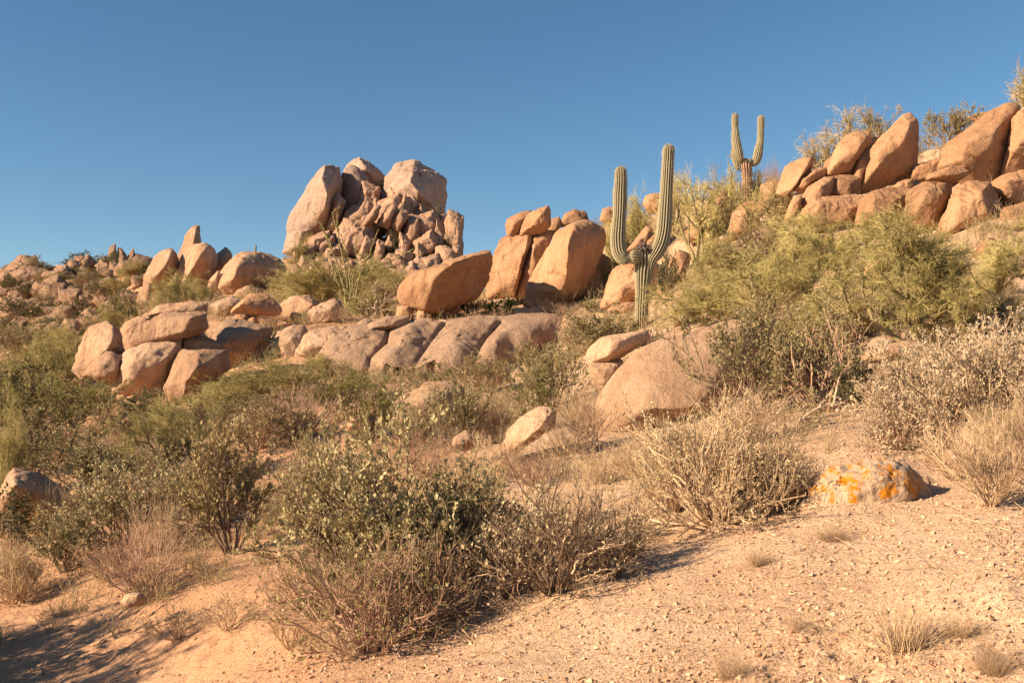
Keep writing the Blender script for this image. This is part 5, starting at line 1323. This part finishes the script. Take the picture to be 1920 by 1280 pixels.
# the tree out of frame whose shade lies on the trail
r_ = S("palo",0,0,3.6,2.9,"palo verde outside the frame that shades the trail, lower left",None,G_PV,1,pos=(-8.6,8.1))
S("palo",0,0,3.8,3.2,"second palo verde outside the frame, its shade on the trail's far part",None,G_PV,2,pos=(-8.0,6.6))
S("joj_near",0,0,2.4,1.7,"jojoba outside the frame beside the shaded trail's edge",None,G_NEAR,0,pos=(-6.1,8.7))

# ------------------------------------------------------------------ gravel, litter and undergrowth
def scatter_pos(n, y0, y1, u0, u1, rng):
    Y = np.exp(rng.uniform(math.log(y0), math.log(y1), n)); u = rng.uniform(u0, u1, n)
    return u * Y, Y
def gravel():
    g = np.random.default_rng(77)
    n = 150000
    x, y = scatter_pos(n, 3.7, 16, -0.62, 0.62, g)
    den = vnoise(np.stack([x, y, 0 * x], 1) * 0.9, 8)
    trail = np.clip((-1.2 - x) / 1.5, 0, 1) * np.clip((9.5 - y) / 2, 0, 1)
    keep = g.random(n) < np.clip(0.75 + 0.5 * den - 0.75 * trail, 0.1, 1)
    x, y = x[keep], y[keep]; n = len(x)
    z = ground(x, y)
    s = 0.0034 * np.exp(g.exponential(0.45, n)); s = np.minimum(s, 0.018)
    o = np.array([[1, 0, 0], [-1, 0, 0], [0, 1, 0], [0, -1, 0], [0, 0, 1], [0, 0, -1]], float)
    V = o[None] * g.uniform(0.7, 1.1, (n, 6, 1)) + g.normal(0, 0.30, (n, 6, 3))
    V *= np.stack([s * g.uniform(0.8, 1.4, n), s * g.uniform(0.8, 1.4, n), s * g.uniform(0.6, 0.9, n)], 1)[:, None, :]
    a = g.uniform(0, 6.28, n); c, q = np.cos(a)[:, None], np.sin(a)[:, None]
    X = V[..., 0] * c - V[..., 1] * q; Yq = V[..., 0] * q + V[..., 1] * c
    V = np.stack([X, Yq, V[..., 2]], -1) + np.stack([x, y, z + s * 0.25], 1)[:, None, :]
    f = np.array([[0, 2, 4], [2, 1, 4], [1, 3, 4], [3, 0, 4], [2, 0, 5], [1, 2, 5], [3, 1, 5], [0, 3, 5]])
    Fc = (np.arange(n)[:, None, None] * 6 + f[None]).reshape(-1, 3)
    m = leaf_material("gravel_stone", (0.42, 0.24, 0.14), (0.70, 0.48, 0.32), 0.0)
    tag(link("gravel", mesh_from("gravel", V.reshape(-1, 3), Fc, False, [m])), "coarse loose granite gravel", None, None, "stuff")
gravel()
def litter():
    g = np.random.default_rng(78)
    x, y = scatter_pos(5200, 5, 20, -0.6, 0.6, g)
    d = vnoise(np.stack([x, y, 0 * x], 1) * 1.1, 13); k = d > -0.05
    x, y = x[k], y[k]; n = len(x)
    P = np.stack([x, y, ground(x, y) + 0.004], 1)
    a = g.uniform(0, 6.28, n); D = np.stack([np.cos(a), np.sin(a), g.uniform(-0.05, 0.25, n)], 1)
    b = run(g, P, D, g.uniform(0.04, 0.22, n), np.full(n, 0.0022), np.full(n, 0.0012), 2, 0.2, -0.05)
    tag(link("twig_litter", mesh_from("twig_litter", *tubes([b.segs()]), False, [K_TAN])), "fallen dry twigs littering the ground", None, None, "stuff")
litter()
def undergrowth():
    g = np.random.default_rng(79)
    n = 5200
    x, y = scatter_pos(n, 7.5, 95, -0.6, 0.6, g)
    d = vnoise(np.stack([x, y, 0 * x], 1) * 0.35, 15)
    near = np.clip((y - 8) / 6, 0.05, 1) * np.where((x > 0.5) & (y < 11), 0.25, 1) * np.where((x < 0.2) & (y < 9.5), 0.15, 1)
    k = g.random(n) < np.clip(0.65 + 0.6 * d, 0.1, 1) * near
    x, y = x[k], y[k]; n = len(x); z = ground(x, y)
    segs = []
    m = 9
    P = np.repeat(np.stack([x, y, z - 0.02], 1), m, 0) + g.normal(0, 0.10, (n * m, 3)) * np.array([1, 1, 0]) * np.repeat(np.clip(y / 20, 0.5, 3), m)[:, None]
    th = np.radians(np.abs(g.normal(0, 35, n * m))); ph = g.uniform(0, 6.28, n * m)
    D = np.stack([np.sin(th) * np.cos(ph), np.sin(th) * np.sin(ph), np.cos(th)], 1)
    L = np.repeat(np.clip(0.10 + 0.012 * y, 0.1, 0.7), m) * g.uniform(0.5, 1.3, n * m)
    R = np.repeat(0.0016 + 0.00022 * y, m)
    b = run(g, P, D, L, R, R * 0.5, 2, 0.15, 0.0)
    c = sprout(g, b, 4, 0.2, 1, 35, 10, 0.6, 0.3, 0.9, 0.7, 2, 0.12, 0.05)
    tag(link("dry_undergrowth", mesh_from("dry_undergrowth", *tubes([b.segs(), c.segs()]), False, [leaf_material("undergrowth", (0.34, 0.245, 0.135), (0.46, 0.36, 0.19), 0.0)])), "sparse dry ground cover between the shrubs", None, None, "stuff")
undergrowth()
